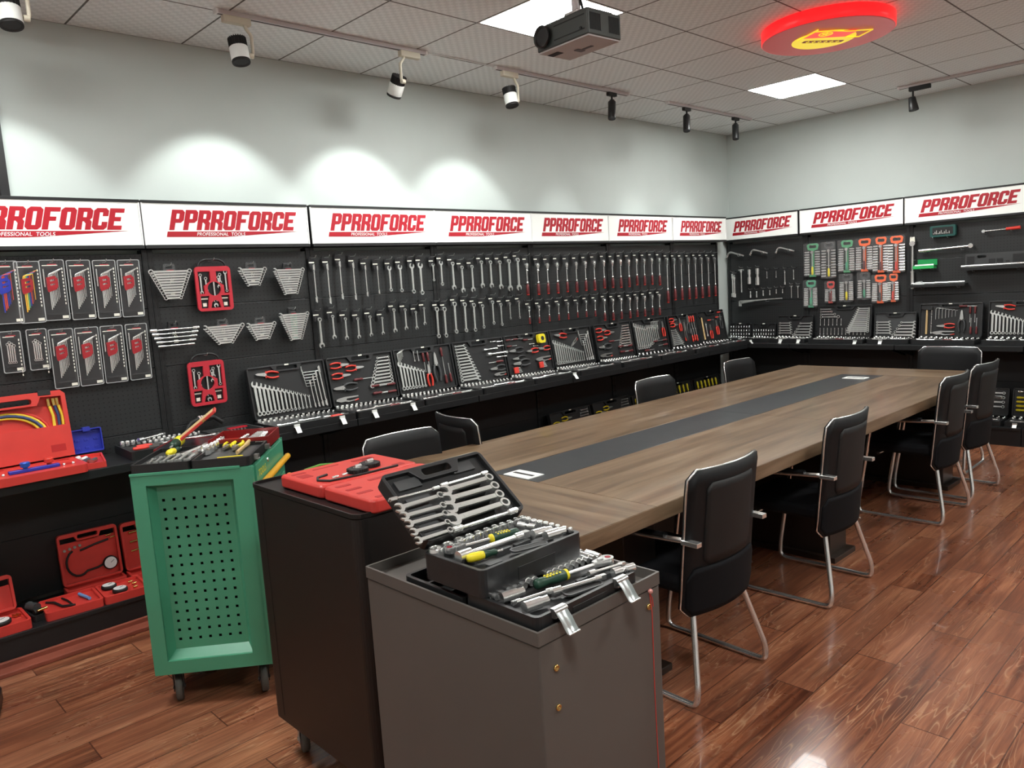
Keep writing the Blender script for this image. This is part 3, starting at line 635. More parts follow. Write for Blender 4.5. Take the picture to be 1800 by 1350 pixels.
PL=P1('pliers','pliers',pliers('redgrip')); PK=P1('pliers','pliers',pliers('greypl')); PY=P1('pliers','pliers',pliers('yellow'))
def locking(t):
    m=MB(); m.prism([(-.016,.10),(-.018,.135),(-.006,.17),(.004,.165),(.010,.14),(.014,.10),(.012,.0),(.004,.0),(.002,.09)],-.005,.005,ax='y'); m.build('body',M['steel'],t)
    MB().prism([(-.014,.11),(-.022,.08),(-.016,.01),(-.011,.01),(-.014,.07),(-.006,.10)],-.004,.004,ax='y').build('lever',M['steel'],t)
    MB().rod((-.0135,0,.0),(-.0175,0,.03),.005,n=8).build('grip_end',M['redgrip'],t)
LP=P1('locking_pliers','pliers',locking)
def sdr(h,s='satin'):
    def fn(t):
        MB().lathe([(0,0),(.007,.001),(.0105,.008),(.0115,.03),(.0085,.05),(.0105,.07),(.006,.083),(0,.083)],12).build('handle',M[h],t)
        MB().rod((0,0,.08),(0,0,.17),.0028,n=8).box(-.0035,-.0008,.165,.0035,.0008,.176).build('shaft',M[s],t)
    return fn
SD=P1('screwdriver','screwdriver',sdr('darkred')); SY=P1('screwdriver','screwdriver',sdr('yellow')); SR=P1('screwdriver','screwdriver',sdr('redgrip'))
def hammer(t):
    MB().rod((0,0,0),(0,0,.22),.0085,.007,n=10).build('handle',M['tan'],t)
    MB().prism([(-.03,.215),(-.05,.222),(-.05,.232),(-.012,.243),(.02,.243),(.045,.24),(.045,.214),(.012,.21)],-.009,.009,ax='y').build('head',M['blackpl'],t)
HM=P1('claw_hammer','hammer',hammer)
def ratchet(L,hl,grip='darkred',flex=True,hr=.016):
    def fn(t):
        m=MB(); m.prism(circ(0,L-hr,hr,20),-.007,.007,holes=[circ(0,L-hr,hr*.5,12)],ax='y'); m.prism([(-hr*.8,L-hr*1.75),(hr*.8,L-hr*1.75),(.006,L-.05),(-.006,L-.05)],-.006,.006,ax='y'); m.rod((0,.003,L-hr),(0,.006,L-hr),hr*.6,n=12)
        if flex: m.rod((-.008,0,L-.055),(.008,0,L-.055),.006,n=10)
        m.build('head',M['chrome'],t)
        MB().rod((0,0,hl-.005),(0,0,L-.048),.0048,n=8).lathe([(.0,hl-.004),(.009,hl-.003),(.009,hl+.012),(.005,hl+.016)],12).build('shaft',M['chrome'],t)
        h=MB(); h.lathe([(0,0),(.008,0),(.011,.004),(.0135,hl*.35),(.011,hl*.75),(.0085,hl),(0,hl)],12); h.build('handle',M[grip],t)
        MB().lathe([(0,-.002),(.0095,-.001),(.0115,.006),(.009,.009)],12).build('end_cap',M['redgrip'],t)
    return fn
RA=P1('ratchet','ratchet',ratchet(.24,.085)); RB=P1('ratchet','ratchet',ratchet(.20,.07)); RL=P1('long_ratchet','ratchet',ratchet(.36,.10,hr=.012))
def hookf(t):
    MB().tube(fillet([(0,.012,0),(0,-.075,0),(0,-.088,.014)],.008,3),.0019,6).build('prong',M['satin'],t)
    MB().box(-.017,.0,-.012,.017,.004,.006).build('back_plate',M['blackpl'],t)
HO=P1('peg_hook','peg hook',hookf)
def cardf(t):
    MB().prism([(-.019,-.058),(.019,-.058),(.021,.0),(.012,.022),(-.012,.022),(-.021,0)],-.001,.001,holes=[circ(0,.008,.006,10)],ax='y').build('card',M['card'],t)
    MB().box(-.019,-.0018,-.020,.019,-.0009,-.012).build('printed_strip',M['label'],t)
    MB().tube([(-.008,-.004,-.06),(-.009,-.008,-.04),(-.009,-.006,-.01)],.003,6).build('cable_tie',M['clear'],t)
HC_=P1('hang_card','hang tag',cardf)
FR=lambda a,b,s: math.degrees(1)
# ---------------------------------------------------------------- single tools hung on the left wall
LY=-.135
def hung(P_,x,yt,yb,L0,label,group,flip=False,drop=0,hookup=.05,card=True):
    a=at(x,yt,1,LY); b=at(x,yb,1,LY); L=max(.02,a.z-b.z); s=L/L0
    if flip: o=P_.put((a.x,LY,a.z),(PI,0,0),label,group,s)
    else: o=P_.put((b.x*.5+a.x*.5,LY,b.z),(0,0,0),label,group,s)
    X=(a.x+b.x)/2; hz=a.z+hookup
    HO.put((X,-.091,hz),(0,0,0),'small chrome peg hook carrying one hanging tool','peg hooks on the left tool wall')
    if card: HC_.put((X,-.112,hz-.012),(0,0,0),'small black hang tag with printed strip, above a tool','hang tags on the left tool wall')
    return o
c3=lambda X,Y:(530+X/4.39,360+Y/4.39); c4=lambda X,Y:(900+X/4.5,360+Y/4.5)
def row(lst,cf,P_,L0,noun,rowname,group,flip=(),up=.045):
    n=len(lst)
    for i,(x,a,b) in enumerate(lst):
        p=cf(x,a); q=cf(x,b); PP=P_(i) if callable(P_) else P_
        l0=L0(i) if callable(L0) else L0
        hung(PP,(p[0]+q[0])/2,p[1],q[1],l0,f'{noun(i) if callable(noun) else noun} hanging {ORD[i]} from left in {rowname}',group,flip=i in flip,hookup=up)
b3t=[(105,465,750),(210,460,760),(305,440,725),(408,450,730),(500,470,705),(592,475,685),(683,470,670),(765,460,675),(857,450,685),(922,445,695)]
row(b3t,c3,lambda i: FW if i<6 else CW,lambda i:.2,lambda i:'chrome flex socket wrench' if i<6 else 'chrome combination wrench','top row under third sign','wrenches hung in the third bay')
b3b=[(137,870,1110),(238,850,1040),(336,870,1045),(432,870,1035),(526,855,1020),(620,865,1005),(710,800,990),(797,800,970),(880,820,965),(943,790,930)]
row(b3b,c3,CW,.2,'chrome ratchet combination wrench','lower row under third sign','wrenches hung in the third bay',flip=range(10))
b4t=[(1018,450,590),(1080,430,625),(1163,440,660),(1235,470,680),(1312,465,675),(1385,430,645),(1455,430,645),(1527,430,655),(1597,420,670),(1665,410,665)]
row(b4t,c3,CW,.2,'chrome combination wrench','top row under fourth sign','wrenches hung in the fourth bay',flip=range(2,10))
b4b=[(1050,790,1030),(1108,790,1025),(1186,750,995),(1264,755,985),(1334,760,980),(1401,770,955),(1478,740,925),(1542,760,935),(1610,755,885),(1680,740,880)]
row(b4b,c3,RW,.2,'chrome double ring wrench','lower row under fourth sign','wrenches hung in the fourth bay')
b5t=[(120,460,715),(207,460,712),(283,460,705),(360,455,700),(435,455,690),(510,450,690),(582,445,680),(652,440,675)]
row(b5t,c4,RA,.24,'ratchet with dark red handle','top row under fifth sign','ratchets hung in the fifth bay',up=.06)
b5b=[(138,800,940),(215,795,935),(295,790,920),(370,780,912),(445,770,905),(518,770,890),(588,755,885),(658,750,880)]
row(b5b,c4,RB,.20,'short ratchet with dark red handle','lower row under fifth sign','ratchets hung in the fifth bay')
b6t=[(728,435,660),(795,435,655),(860,430,655),(925,430,650),(987,425,635),(1047,425,635),(1107,420,630),(1167,420,635)]
row(b6t,c4,RA,.24,'ratchet with dark red handle','top row under sixth sign','ratchets hung in the sixth bay',up=.06)
b6b=[(733,740,915),(800,740,910),(865,735,900),(933,730,895),(990,725,885),(1050,720,880),(1110,710,870),(1167,705,870)]
row(b6b,c4,RB,.20,'short ratchet with dark red handle','lower row under sixth sign','ratchets hung in the sixth bay')
b7=[(1230,420,775),(1287,420,755),(1342,420,750),(1400,420,745),(1453,415,740),(1503,415,735),(1555,415,725),(1607,415,720)]
row(b7,c4,RL,.36,'long shafted ratchet with red handle','row beside the wall corner','long ratchets hung near the corner',up=.05)
# ---------------------------------------------------------------- blister packs in the first bay
def blister(w,h,kind):
    def fn(t):
        MB().prism(rrect(-w/2,-h,w/2,0,.008,3),0,.0015,holes=[circ(0,-.014,.008,10)],ax='y').build('backing_card',M['card'],t)
        m=MB(); m.prism(rrect(-w/2,-h,w/2,0,.008,3),-.0015,0,holes=[rrect(-w/2+.009,-h+.03,w/2-.009,-.035,.006,3)],ax='y')
        m.rbox(-w/2+.009,-h+.03,0,w/2-.009,-.035,.014,.006,.004); 
        n=len(rrect(0,0,1,1,.1,4))*4; k=len(m.v)-n
        m.v[k:]=[(x,-z,y) for x,y,z in m.v[k:]]
        m.build('clear_shell',M['clear'],t)
        MB().box(w/2-.034,-.0012,-h+.008,w/2-.006,-.0005,-h+.022).build('barcode_sticker',M['label'],t)
        m=MB()
        for i in range(11): m.box(w/2-.014,-.0012,-.045-i*.0175-.006,w/2-.009,-.0006,-.045-i*.0175+.004)
        m.box(-w/2+.012,-.0012,-.030,w/2-.03,-.0006,-.026); m.build('printed_size_list',M['label'],t)
        MB().box(-.02,-.0012,-.026,.022,-.0006,-.021).build('red_logo_strip',M['redprint'],t)
        if kind=='small':
            for i in range(4):
                wrench_mb(.11-.008*abs(i-1),True,True,.004,MB().at(-.018+i*.009,-.005-.0005*i,-h+.045),.003,.006,.007).build('small_wrench',M['chrome'],t)
        else:
            MB().rod((-w/2+.014,-.007,-.045),(-w/2+.014,-.007,-.135),.0035,n=8).build('long_key',M['chrome'],t)
            cols=['chrome']*7 if kind=='chrome' else ['orange','yelhose','green','bluepl','redpl','darkred','orange'] if kind=='colour' else ['bluepl','redpl','redpl','bluepl','bluepl','darkred','redpl']
            for i in range(7):
                x=-.022+i*.007; z=-h+.055+i*.010
                MB().tube(fillet([(x,-.008,z),(x,-.008,-.072+i*.0035),(x+.034-i*.002,-.008,-.066+i*.0035)],.008,3),.0034-.0003*i,6).build('hex_key',M[cols[i]],t)
            m=MB(); m.prism([(-.034,-.088),(.004,-.080),(.016,-.095),(.016,-.135),(.006,-.150),(-.030,-.162),(-.034,-.15)],-.014,-.004,ax='y',holes=[[(-.02,-.10+k*-.022),(.004,-.096-k*.022),(.004,-.104-k*.02),(-.018,-.110-k*.02)] for k in range(2)]); m.build('clip_holder',M['clip' if kind!='blue' else 'bluepl'],t)
        MB().prism(rrect(-w/2-.001,-h-.001,w/2+.001,.001,.009,3),-.003,-.0008,holes=[rrect(-w/2+.003,-h+.003,w/2-.003,-.003,.007,3)],ax='y').build('clear_edge',M['rimclear'],t)
    return fn
BC=P1('hex_key_pack','hex key pack',blister(.112,.305,'chrome')); BM=P1('hex_key_pack','hex key pack',blister(.112,.305,'colour')); BB=P1('hex_key_pack','hex key pack',blister(.112,.305,'blue')); BS=P1('small_wrench_pack','wrench pack',blister(.09,.205,'small'))
c1=lambda X,Y:(X/3.648,330+Y/3.648)
for PP,X,Y,l in ((BB,20,470,'blister pack of blue and red hex keys cut by the photo edge'),(BM,165,472,'blister pack of rainbow coloured hex keys'),(BC,325,462,'blister pack of chrome hex keys, next to the rainbow pack in the top row'),(BC,497,464,'blister pack of chrome hex keys with red clip, fourth in the top row'),(BC,662,464,'blister pack of chrome hex keys with red clip, fifth in the top row'),(BC,818,462,'blister pack of chrome hex keys with red clip, last in the top row'),
    (BS,60,920,'small blister pack of little wrenches, leftmost in the lower row'),(BS,228,906,'small blister pack of little wrenches, second in the lower row'),(BC,385,905,'blister pack of chrome hex keys with red clip, third in the lower row'),(BC,550,895,'blister pack of chrome hex keys with red clip, fourth in the lower row'),(BC,710,884,'blister pack of chrome hex keys with red clip, fifth in the lower row'),(BC,868,872,'blister pack of chrome hex keys with red clip, last in the lower row')):
    p=at(*c1(X,Y),1,-.13); PP.put((p.x,-.13,p.z),(math.radians(2),0,0),l,'blister packs in the first bay')
    HO.put((p.x,-.091,p.z-.012),(0,0,0),'small chrome peg hook carrying one hanging tool','peg hooks on the left tool wall')
# ---------------------------------------------------------------- wrench sets on hangers in the second bay
def wset(n,wt,wb,h,hold,cardm='card',kind=0,label=None):
    def fn(t):
        MB().prism([(-.030,.03),(.030,.03),(.034,-.01),(.022,-h-.01),(-.022,-h-.01),(-.034,-.01)],-.012,0,holes=[rrect(-.020,.004,.020,.022,.006,3)],ax='y').build('holder',M[hold],t,.002)
        if kind!=2: MB().prism([(-.024,-.005),(.024,-.005),(.018,-h),(-.018,-h)],-.0135,-.012,ax='y').build('card',M[cardm],t)
        MB().box(-.010,-.0145,-h+.006,.014,-.0134,-h+.022).build('barcode_sticker',M['label'],t); MB().box(-.018,-.0145,-.012,.020,-.0134,-.004).build('red_logo_strip',M['redprint'],t)
        m=MB(); 
        for a in range(3): m.at(0,-.0142,-h*.42,0,a*PI/3+.3,0).box(-.001,-.0006,-.016,.001,.0006,.016)
        m.build('printed_star',M['label'],t)
        for i in range(n):
            f=i/(n-1); W=wt+(wb-wt)*f; z=-.012-h*f*.95; q=.7+.3*(1-f)
            if kind==1: MB().at(0,-.02,z,0,0,0).rod((-W/2,0,0),(W/2,0,0),.004,n=8).rod((-W/2,0,0),(-W/2+.035,0,0),.0095*q,n=12).rod((W/2-.035,0,0),(W/2,0,0),.0085*q,n=12).build('wrench',M['chrome'],t)
            else:
                m=MB().at(W/2,-.016,z,0,-PI/2,0); wrench_mb(W,True,kind==2,.010,m,.0055,.0115*q+.001,.0135*q+.001); m.build('wrench',M['chrome'],t)
    return fn
c2=lambda X,Y:(230+X/4.355,430+Y/4.355)
for nm,(x,y,n,wt,wb,h,hold,cm,k),l in (
  ('wrench_set',(290,190,11,.235,.10,.155,'clear','card',2),'set of eleven chrome wrenches in a clear hanger, first in the top row'),
  ('wrench_set',(915,175,7,.185,.09,.095,'clear','card',0),'smallest chrome wrench set in a black wrap, top row beside the red hanger'),
  ('wrench_set',(1195,180,11,.215,.10,.150,'blackpl','card',0),'chrome wrench set on a black hanger at the right end of the top row'),
  ('wrench_set',(325,630,5,.27,.20,.095,'blackpl','card',1),'set of five thick socket wrenches on a black hanger, lower row'),
  ('wrench_set',(700,610,8,.25,.10,.100,'clear','card',0),'chrome wrench set on a clear hanger, above the lower red hanger'),
  ('wrench_set',(985,595,7,.195,.10,.090,'clear','card',0),'short chrome wrench set on a clear hanger, third in the lower row'),
  ('wrench_set',(1235,520,12,.21,.09,.160,'blackpl','green',0),'chrome wrench set with a green card on a black hanger')):
    p=at(*c2(x,y),1,-.13); P1(nm,'wrench set',wset(n,wt,wb,h,hold,cm,k)).put((p.x,-.13,p.z),(0,0,0),l,'wrench sets hung in the second bay')
    HO.put((p.x,-.091,p.z+.02),(0,0,0),'small chrome peg hook carrying one hanging tool','peg hooks on the left tool wall')
def redh(t):
    out=rrect(-.105,-.255,.105,.0,.022,5)
    hl=[[(-.088,-.028),(-.018,-.028),(-.018,-.085),(-.058,-.11),(-.058,-.155),(-.088,-.155)],[(.088,-.155),(.058,-.155),(.058,-.11),(.018,-.085),(.018,-.028),(.088,-.028)],circ(0,-.128,.040,20),
        [(-.085,-.168),(-.035,-.168),(-.045,-.238),(-.085,-.238)],[(.035,-.168),(.085,-.168),(.085,-.238),(.045,-.238)],[(-.03,-.238),(.03,-.238),(.022,-.205),(0,-.193),(-.022,-.205)]]
    MB().prism(out,-.018,-.004,holes=hl,ax='y').build('red_frame',M['crimson'],t,.003)
    MB().prism(rrect(-.100,-.250,.100,-.008,.02,4),-.004,0,ax='y').build('backing_card',M['card'],t)
    m=MB(); m.tube(fillet([(-.080,-.010,-.012),(-.078,-.010,.018),(-.045,-.010,.040),(.045,-.010,.040),(.078,-.010,.018),(.080,-.010,-.012)],.03,5),.006,8); m.build('handle',M['blackpl'],t)
    for x,z,L,fl in ((-.074,-.155,.115,1),(-.045,-.145,.085,1),(0,-.205,.155,1),(.030,-.125,.07,1),(.040,-.1,.06,1),(.074,-.150,.125,0)):
        m=MB().at(x,-.012,z); wrench_mb(L,not fl,bool(fl),.005,m,.0045,.008,.011); m.build('ratchet_wrench',M['chrome'],t)
    m=MB().at(0,-.014,-.242); m.prism(jaw(0,.018,.013,.012,.012,up=-1),-.003,.003,ax='y'); m.build('wrench_jaw',M['chrome'],t)
    for s in (-1,1): MB().box(s*.06-.020,-.0052,-.188,s*.06+.020,-.0042,-.180).box(s*.062-.010,-.0052,-.228,s*.062+.012,-.0042,-.208).build('printed_label',M['label'],t)
RH=P1('red_wrench_hanger','wrench set',redh)
for x,y,l in ((612,168,'red plastic frame of ratchet wrenches, upper one of two'),(562,890,'red plastic frame of ratchet wrenches, lower one of two')):
    p=at(*c2(x,y),1,-.12); RH.put((p.x,-.12,p.z),(0,0,0),l,'red wrench frames in the second bay'); 
    HO.put((p.x,-.091,p.z+.033),(0,0,0),'small chrome peg hook carrying one hanging tool','peg hooks on the left tool wall')
# ================================================================ open tool cases
SKN=[0]
def P3(P_,M4,u,v,rot,s,label,group,dy=-.012):
    """put a tool on a panel: M4 panel frame (x right, z up, -y out), rot about the panel normal"""
    m=M4@Matrix.Translation((u,dy,v))@Matrix.Rotation(rot,4,'Y')@Matrix.Scale(s,4)
    return P_.put(M=m,label=label,group=group)
def open_case(loc,rot,w,lh,td,label,group,tilt=10,th=.042,cm='blackpl',name='tool_case',latches=(.2,.8),handle=True,lidth=.035,sticker=True,fm='foam',tz0=0):
    t=thing(name,label,'tool case',loc,rot,group)
    base=Matrix.Translation(loc)@Matrix.Rotation(rot[2],4,'Z')
    # tray
    b=.010
    m=MB(); m.prism(rrect(0,-td,w,-.004,.014,3),0,th,holes=[rrect(b,-td+b,w-b,-.004-b,.01,3)]); m.prism(rrect(.001,-td+.001,w-.001,-.005,.014,3),0,.004)
    tr=m.build('tray',M[cm],t,.0015)
    MB().prism(rrect(b-.001,-td+b-.001,w-b+.001,-.003-b,.01,3),.004,th-.012).build('moulded_insert',M[fm],tr)
    # lid, leaning back
    LM=Matrix.Translation((0,0,th))@Matrix.Rotation(math.radians(-tilt),4,'X')
    hw=min(.07,w*.14); hx=w/2
    notch=[(hx-hw-.02,lh),(hx-hw,lh-.012),(hx+hw,lh-.012),(hx+hw+.02,lh)] if not handle else []
    inner=[(b,b),(w-b,b),(w-b,lh-b),(hx+hw+.035,lh-b),(hx+hw+.012,lh-.045),(hx-hw-.012,lh-.045),(hx-hw-.035,lh-b),(b,lh-b)] if handle else [(b,b),(w-b,b),(w-b,lh-b),(b,lh-b)]
    m=MB(); m.T=LM
    outer=rrect(0,0,w,lh,.016,3); hh=rrect(hx-hw,lh-.034,hx+hw,lh-.012,.008,3)
    m.prism(outer,-lidth,0,holes=[inner]+([hh] if handle else []),ax='y'); 
    m.prism(rrect(.001,.001,w-.001,lh-.001,.016,3),-.004,0,holes=[hh] if handle else [],ax='y')
    ld=m.build('lid',M[cm],t,.0015)
    m=MB(); m.T=LM; m.prism([(x*.998+w*.001,z) for x,z in inner],-lidth+.013,-.004,ax='y'); m.build('moulded_insert',M[fm],ld)
    if sticker: m=MB(); m.T=LM; m.box(hx-.014,-lidth-.001,lh-.010,hx+.014,-lidth+.001,lh-.001); m.build('size_sticker',M['label'],ld)
    for f in latches:
        x=w*f; m=MB(); m.box(x-.018,-td-.008,th-.022,x+.018,-td,th-.004); m.add([(x-.016,-td-.006,th-.018),(x+.016,-td-.006,th-.018),(x+.016,-td-.03,th-.052),(x-.016,-td-.03,th-.052),(x-.016,-td-.009,th-.019),(x+.016,-td-.009,th-.019),(x+.016,-td-.033,th-.052),(x-.016,-td-.033,th-.052)],[(0,1,2,3),(7,6,5,4),(0,4,5,1),(1,5,6,2),(2,6,7,3),(3,7,4,0)])
        m.build('latch',M['white'] if cm=='blackpl' and td<.36 and loc[2]>.8 and loc[1]>-1 else M['satin'],t,.001)
    KIDS.clear()
    return base@LM@Matrix.Translation((0,-lidth+.013,0)), base@Matrix.Translation((0,-td,th-.012)), t
W16=lambda s:s
def wr_row(LM,n,u0,u1,v0a,v0b,La,Lb,lab,grp,P_=None,rot=0,noun='chrome combination wrench',side='left',horiz=False):
    for i in range(n):
        f=i/max(1,n-1); L=La+(Lb-La)*f; u=u0+(u1-u0)*f; v=v0a+(v0b-v0a)*f
        if horiz: P3(P_ or CW,LM,u,v,rot or -PI/2,L/.2,f'{noun}, {ORD[i]} from {side} in {lab}',grp)
        else: P3(P_ or CW,LM,u,v,rot,L/.2,f'{noun}, {ORD[i]} from {side} in {lab}',grp)
LIM=170; STM=MB()
def tray_fill(TM,w,td,rnd,lab,n=14,rows=2,red=0,bars=3):
    g='sockets in '+lab
    for r in range(rows):
        for i in range(n):
            u=.024+(w-.048)*i/(n-1); s=1.15-.5*(i/(n-1)) if r%2==0 else .9-.25*(i/(n-1)); d=td-.03-r*.05
            SKN[0]+=1
            if SKN[0]>LIM:
                STM.T=TM@Matrix.Translation((u,d,-.004))@Matrix.Scale(s,4); STM.lathe([(.0063,0),(.0105,.002),(.0105,.0265),(.0072,.028),(.0069,.010),(0,.010)],10); continue
            SK.put(M=TM@Matrix.Translation((u,d,-.004))@Matrix.Scale(s,4),label=f'small chrome socket standing in {lab}',group=g)
    for i in range(bars):
        u=.03+i*(w-.06)/bars; EX.put(M=TM@Matrix.Translation((u,.075+.028*(i%2),.006))@Matrix.Rotation(PI/2,4,'Y')@Matrix.Scale(1.1+.3*rnd.random(),4),label=f'chrome extension bar lying in {lab}',group='extension bars in '+lab)
    for i in range(red):
        SD.put(M=TM@Matrix.Translation((w*.5+i*.05,.03+.022*i,.009))@Matrix.Rotation(PI/2,4,'Y')@Matrix.Scale(.95,4),label=f'red handled bit driver lying in {lab}',group='drivers in '+lab)
def L_A(LM,w,h,lab,g):      # fourteen wrenches, pliers, L keys
    wr_row(LM,14,.033,w-.150,.028,.028,.215,.085,lab,'wrenches in '+lab)
    P3(PL,LM,.20,h-.062,PI*1.5+.12,.95,'red gripped pliers at the top of '+lab,g)
    P3(LP,LM,.33,h-.09,-PI/2-.6,.7,'locking pliers beside the handle of '+lab,g) if w>.515 and lab.endswith('sixth wall case') else None
    for i in range(6): P3(HK,LM,w-.032-i*.014,.085+.036*(5-i)*.9,-PI/2*0,1.0-.08*i,f'chrome hex key, {ORD[i]} outward in {lab}','hex keys in '+lab) if 0 else P3(HK,LM,w-.055-.008*i,h-.16+.018*(5-i),-PI/2-.0,1.25-.12*i,f'bent hex key, {ORD[i]} in the stack of {lab}','hex keys in '+lab)
    for i in range(4): P3(FW,LM,w-.115+i*.027,.028,-.05,(1.0+.16*i)*.85,f'flex socket wrench, {ORD[i]} from left in {lab}','flex wrenches in '+lab)
def L_B(LM,w,h,lab,g):      # red pliers, horizontal wrenches, drivers
    P3(PL,LM,.125+.03,h-.055,-PI/2,-0+.92,'red gripped pliers, upper left of '+lab,g) if 0 else None
    for (u,v,l) in ((.025,h-.055,'upper left'),(.135,h-.085,'second'),(.025,h-.125,'third')): P3(PL,LM,u,v,PI/2,.88,f'red gripped pliers, {l} in {lab}',g)
    for i in range(9): P3(RW,LM,w-.030,h-.040-i*.023,-PI/2,(.52+.055*i)*1.0,f'ring wrench, {ORD[i]} from top in {lab}','ring wrenches in '+lab)
    P3(PK,LM,.20,.12,-PI/2,1.15,'black gripped water pump pliers in '+lab,g); P3(LP,LM,.19,.045,-PI/2,1.0,'steel locking pliers at the bottom of '+lab,g)
    for i,(u,v,f) in enumerate(((.30,.10,1),(.50,.095,-1),(.50,.045,-1),(.31,.05,1),(.18,.16,1))): P3(SD,LM,u if f>0 else u-.0,v,PI/2 if f>0 else -PI/2,.85,f'dark red screwdriver, {ORD[i]} in {lab}','screwdrivers in '+lab)
def L_C(LM,w,h,lab,g):
    wr_row(LM,8,.035,.225,.035,.035,.205,.13,lab,'wrenches in '+lab)
    for i in range(6): P3(HK,LM,.03+.009*i,h-.115+.012*i,0 if 0 else 0,1.0-.09*i,f'bent hex key, {ORD[i]} in {lab}','hex keys in '+lab)
    for i in range(2): P3(EX,LM,.17+.035*i,h-.10,0,.62,f'short extension bar, {ORD[i]} in {lab}','extension bars in lid of '+lab)
    P3(PL,LM,.275,.035,0,1.0,'red gripped pliers standing in '+lab,g); P3(PK,LM,.35,.06,0,1.35,'black water pump pliers in '+lab,g)
    for i,(u,v,r) in enumerate(((.25,h-.045,PI),(.29,h-.045,PI),(.42,h-.025,PI),(.42,.035,0),(.465,.04,0))): P3(SD,LM,u,v,r,.8,f'dark red screwdriver, {ORD[i]} in {lab}','screwdrivers in '+lab)
def L_D(LM,w,h,lab,g):
    for i in range(12): P3(CW,LM,.022,.035+.0235*(11-i),PI/2,(.52+.045*i),f'combination wrench, {ORD[i]} from top in {lab}','wrenches in '+lab)
    for i,(u,v,s) in enumerate(((.30,h-.085,1.2),(.33,h-.125,1.75),(.42,h-.155,.9),(.45,h-.07,.55),(.38,h-.03,.5),(.45,h-.035,.55))): P3(EX,LM,u,v,PI/2,s,f'chrome extension bar, {ORD[i]} in lid of {lab}','extension bars in lid of '+lab)
    P3(SD,LM,.48,.135,-PI/2,.85,'dark red screwdriver in '+lab,g); P3(PK,LM,.49,.085,-PI/2,1.0,'black gripped pliers in '+lab,g); P3(LP,LM,.49,.04,-PI/2,.75,'small locking pliers in '+lab,g)
def tape(t):
    MB().prism(rrect(-.04,0,.04,.075,.02,5),-.03,0,ax='y').build('body',M['yellow'],t,.004)
    MB().prism(circ(.005,.038,.018,18),-.031,-.029,ax='y').build('round_label',M['black'],t); MB().box(.04,-.02,.0,.045,-.008,.004).build('tape_tip',M['steel'],t)
TP=P1('tape_measure','tape measure',tape)
def keyfold(t):
    MB().box(-.012,-.012,0,.030,0,.045).build('holder',M['redgrip'],t,.003)
    for i in range(4): MB().rod((.03,-.006,.006+.011*i),(.065-.005*i,-.006,.006+.011*i),.0028,n=6).build('hex_key',M['satin'],t)
KF=P1('folding_key_set','key set',keyfold)
def L_E(LM,w,h,lab,g):
    P3(TP,LM,.40,h-.095,0,1.0,'yellow tape measure in the lid of '+lab,None)
    for i,(u,v,f) in enumerate(((.02,h-.035,1),(.10,h-.035,1),(.02,h-.085,1),(.21,h-.05,1))): P3(SD,LM,u,v,PI/2,.62,f'dark red screwdriver, {ORD[i]} in {lab}','screwdrivers in '+lab)
    P3(PK,LM,.19,h-.125,-PI/2,1.0,'black gripped pliers, upper in '+lab,g); P3(PK,LM,.24,.095,-PI/2,1.2,'black water pump pliers, lower in '+lab,g); P3(PK,LM,.2,.135,-PI/2,.9,'black gripped pliers, middle in '+lab,g)
    P3(PL,LM,.36,h-.145,-PI/2,.85,'red gripped long nose pliers in '+lab,g); P3(PL,LM,.50,h-.14,-PI/2,.8,'red gripped side cutters in '+lab,g); P3(LP,LM,.49,.105,-PI/2,1.05,'steel locking pliers in '+lab,g)
    P3(KF,LM,.06,.018,0,1.1,'red folding hex key set, left one in '+lab,g); P3(KF,LM,.35,.03,0,1.1,'red folding hex key set, right one in '+lab,g)
    for i in range(3): P3(EX,LM,.27+.04*i,h-.09-.02*i,PI/2,.5,f'short extension bar, {ORD[i]} in {lab}','extension bars in lid of '+lab)
def L_H(LM,w,h,lab,g):
    for i in range(12): P3(CW,LM,.03+.031*i,.04+.012*max(0,i-5),0,1.28-.045*i if i<6 else 1.05-.07*(i-6),f'combination wrench, {ORD[i]} from left in {lab}','wrenches in '+lab)
    for i in range(6): P3(HK,LM,.29+.02*i,h-.12,0,.9,f'bent hex key, {ORD[i]} in {lab}','hex keys in '+lab)
    P3(PL,LM,w-.06,.13,0,.95,'red gripped pliers standing in '+lab,g)
    for i,(u,v,r) in enumerate(((.27,.095,PI/2),(w-.03,.095,-PI/2),(w-.03,.05,-PI/2),(.12,.022,PI/2))): P3(SD,LM,u,v,r,.85,f'dark red screwdriver, {ORD[i]} in {lab}','screwdrivers in '+lab)
def L_I(LM,w,h,lab,g):
    for i,(u,v,r) in enumerate(((.025,h-.05,PI/2),(.03,h-.10,PI/2),(.20,h-.17,0))): P3(PL,LM,u,v,r,.85,f'red gripped pliers, {ORD[i]} in {lab}',g)
    for i in range(9): P3(CW,LM,.025,.03+.018*(8-i),PI/2,.45+.06*i,f'combination wrench, {ORD[i]} from top in {lab}','wrenches in '+lab)
    P3(LP,LM,.27,.05,0,1.15,'steel locking pliers standing in '+lab,g); P3(PK,LM,.33,.12,.1,1.2,'black water pump pliers in '+lab,g)
    for i,(u,v,r) in enumerate(((.37,h-.03,PI),(.41,h-.03,PI),(.45,h-.03,PI),(.38,.03,0),(.42,.035,0),(.46,.03,0))): P3(SR,LM,u,v,r,.78,f'red screwdriver, {ORD[i]} in {lab}','screwdrivers in '+lab)
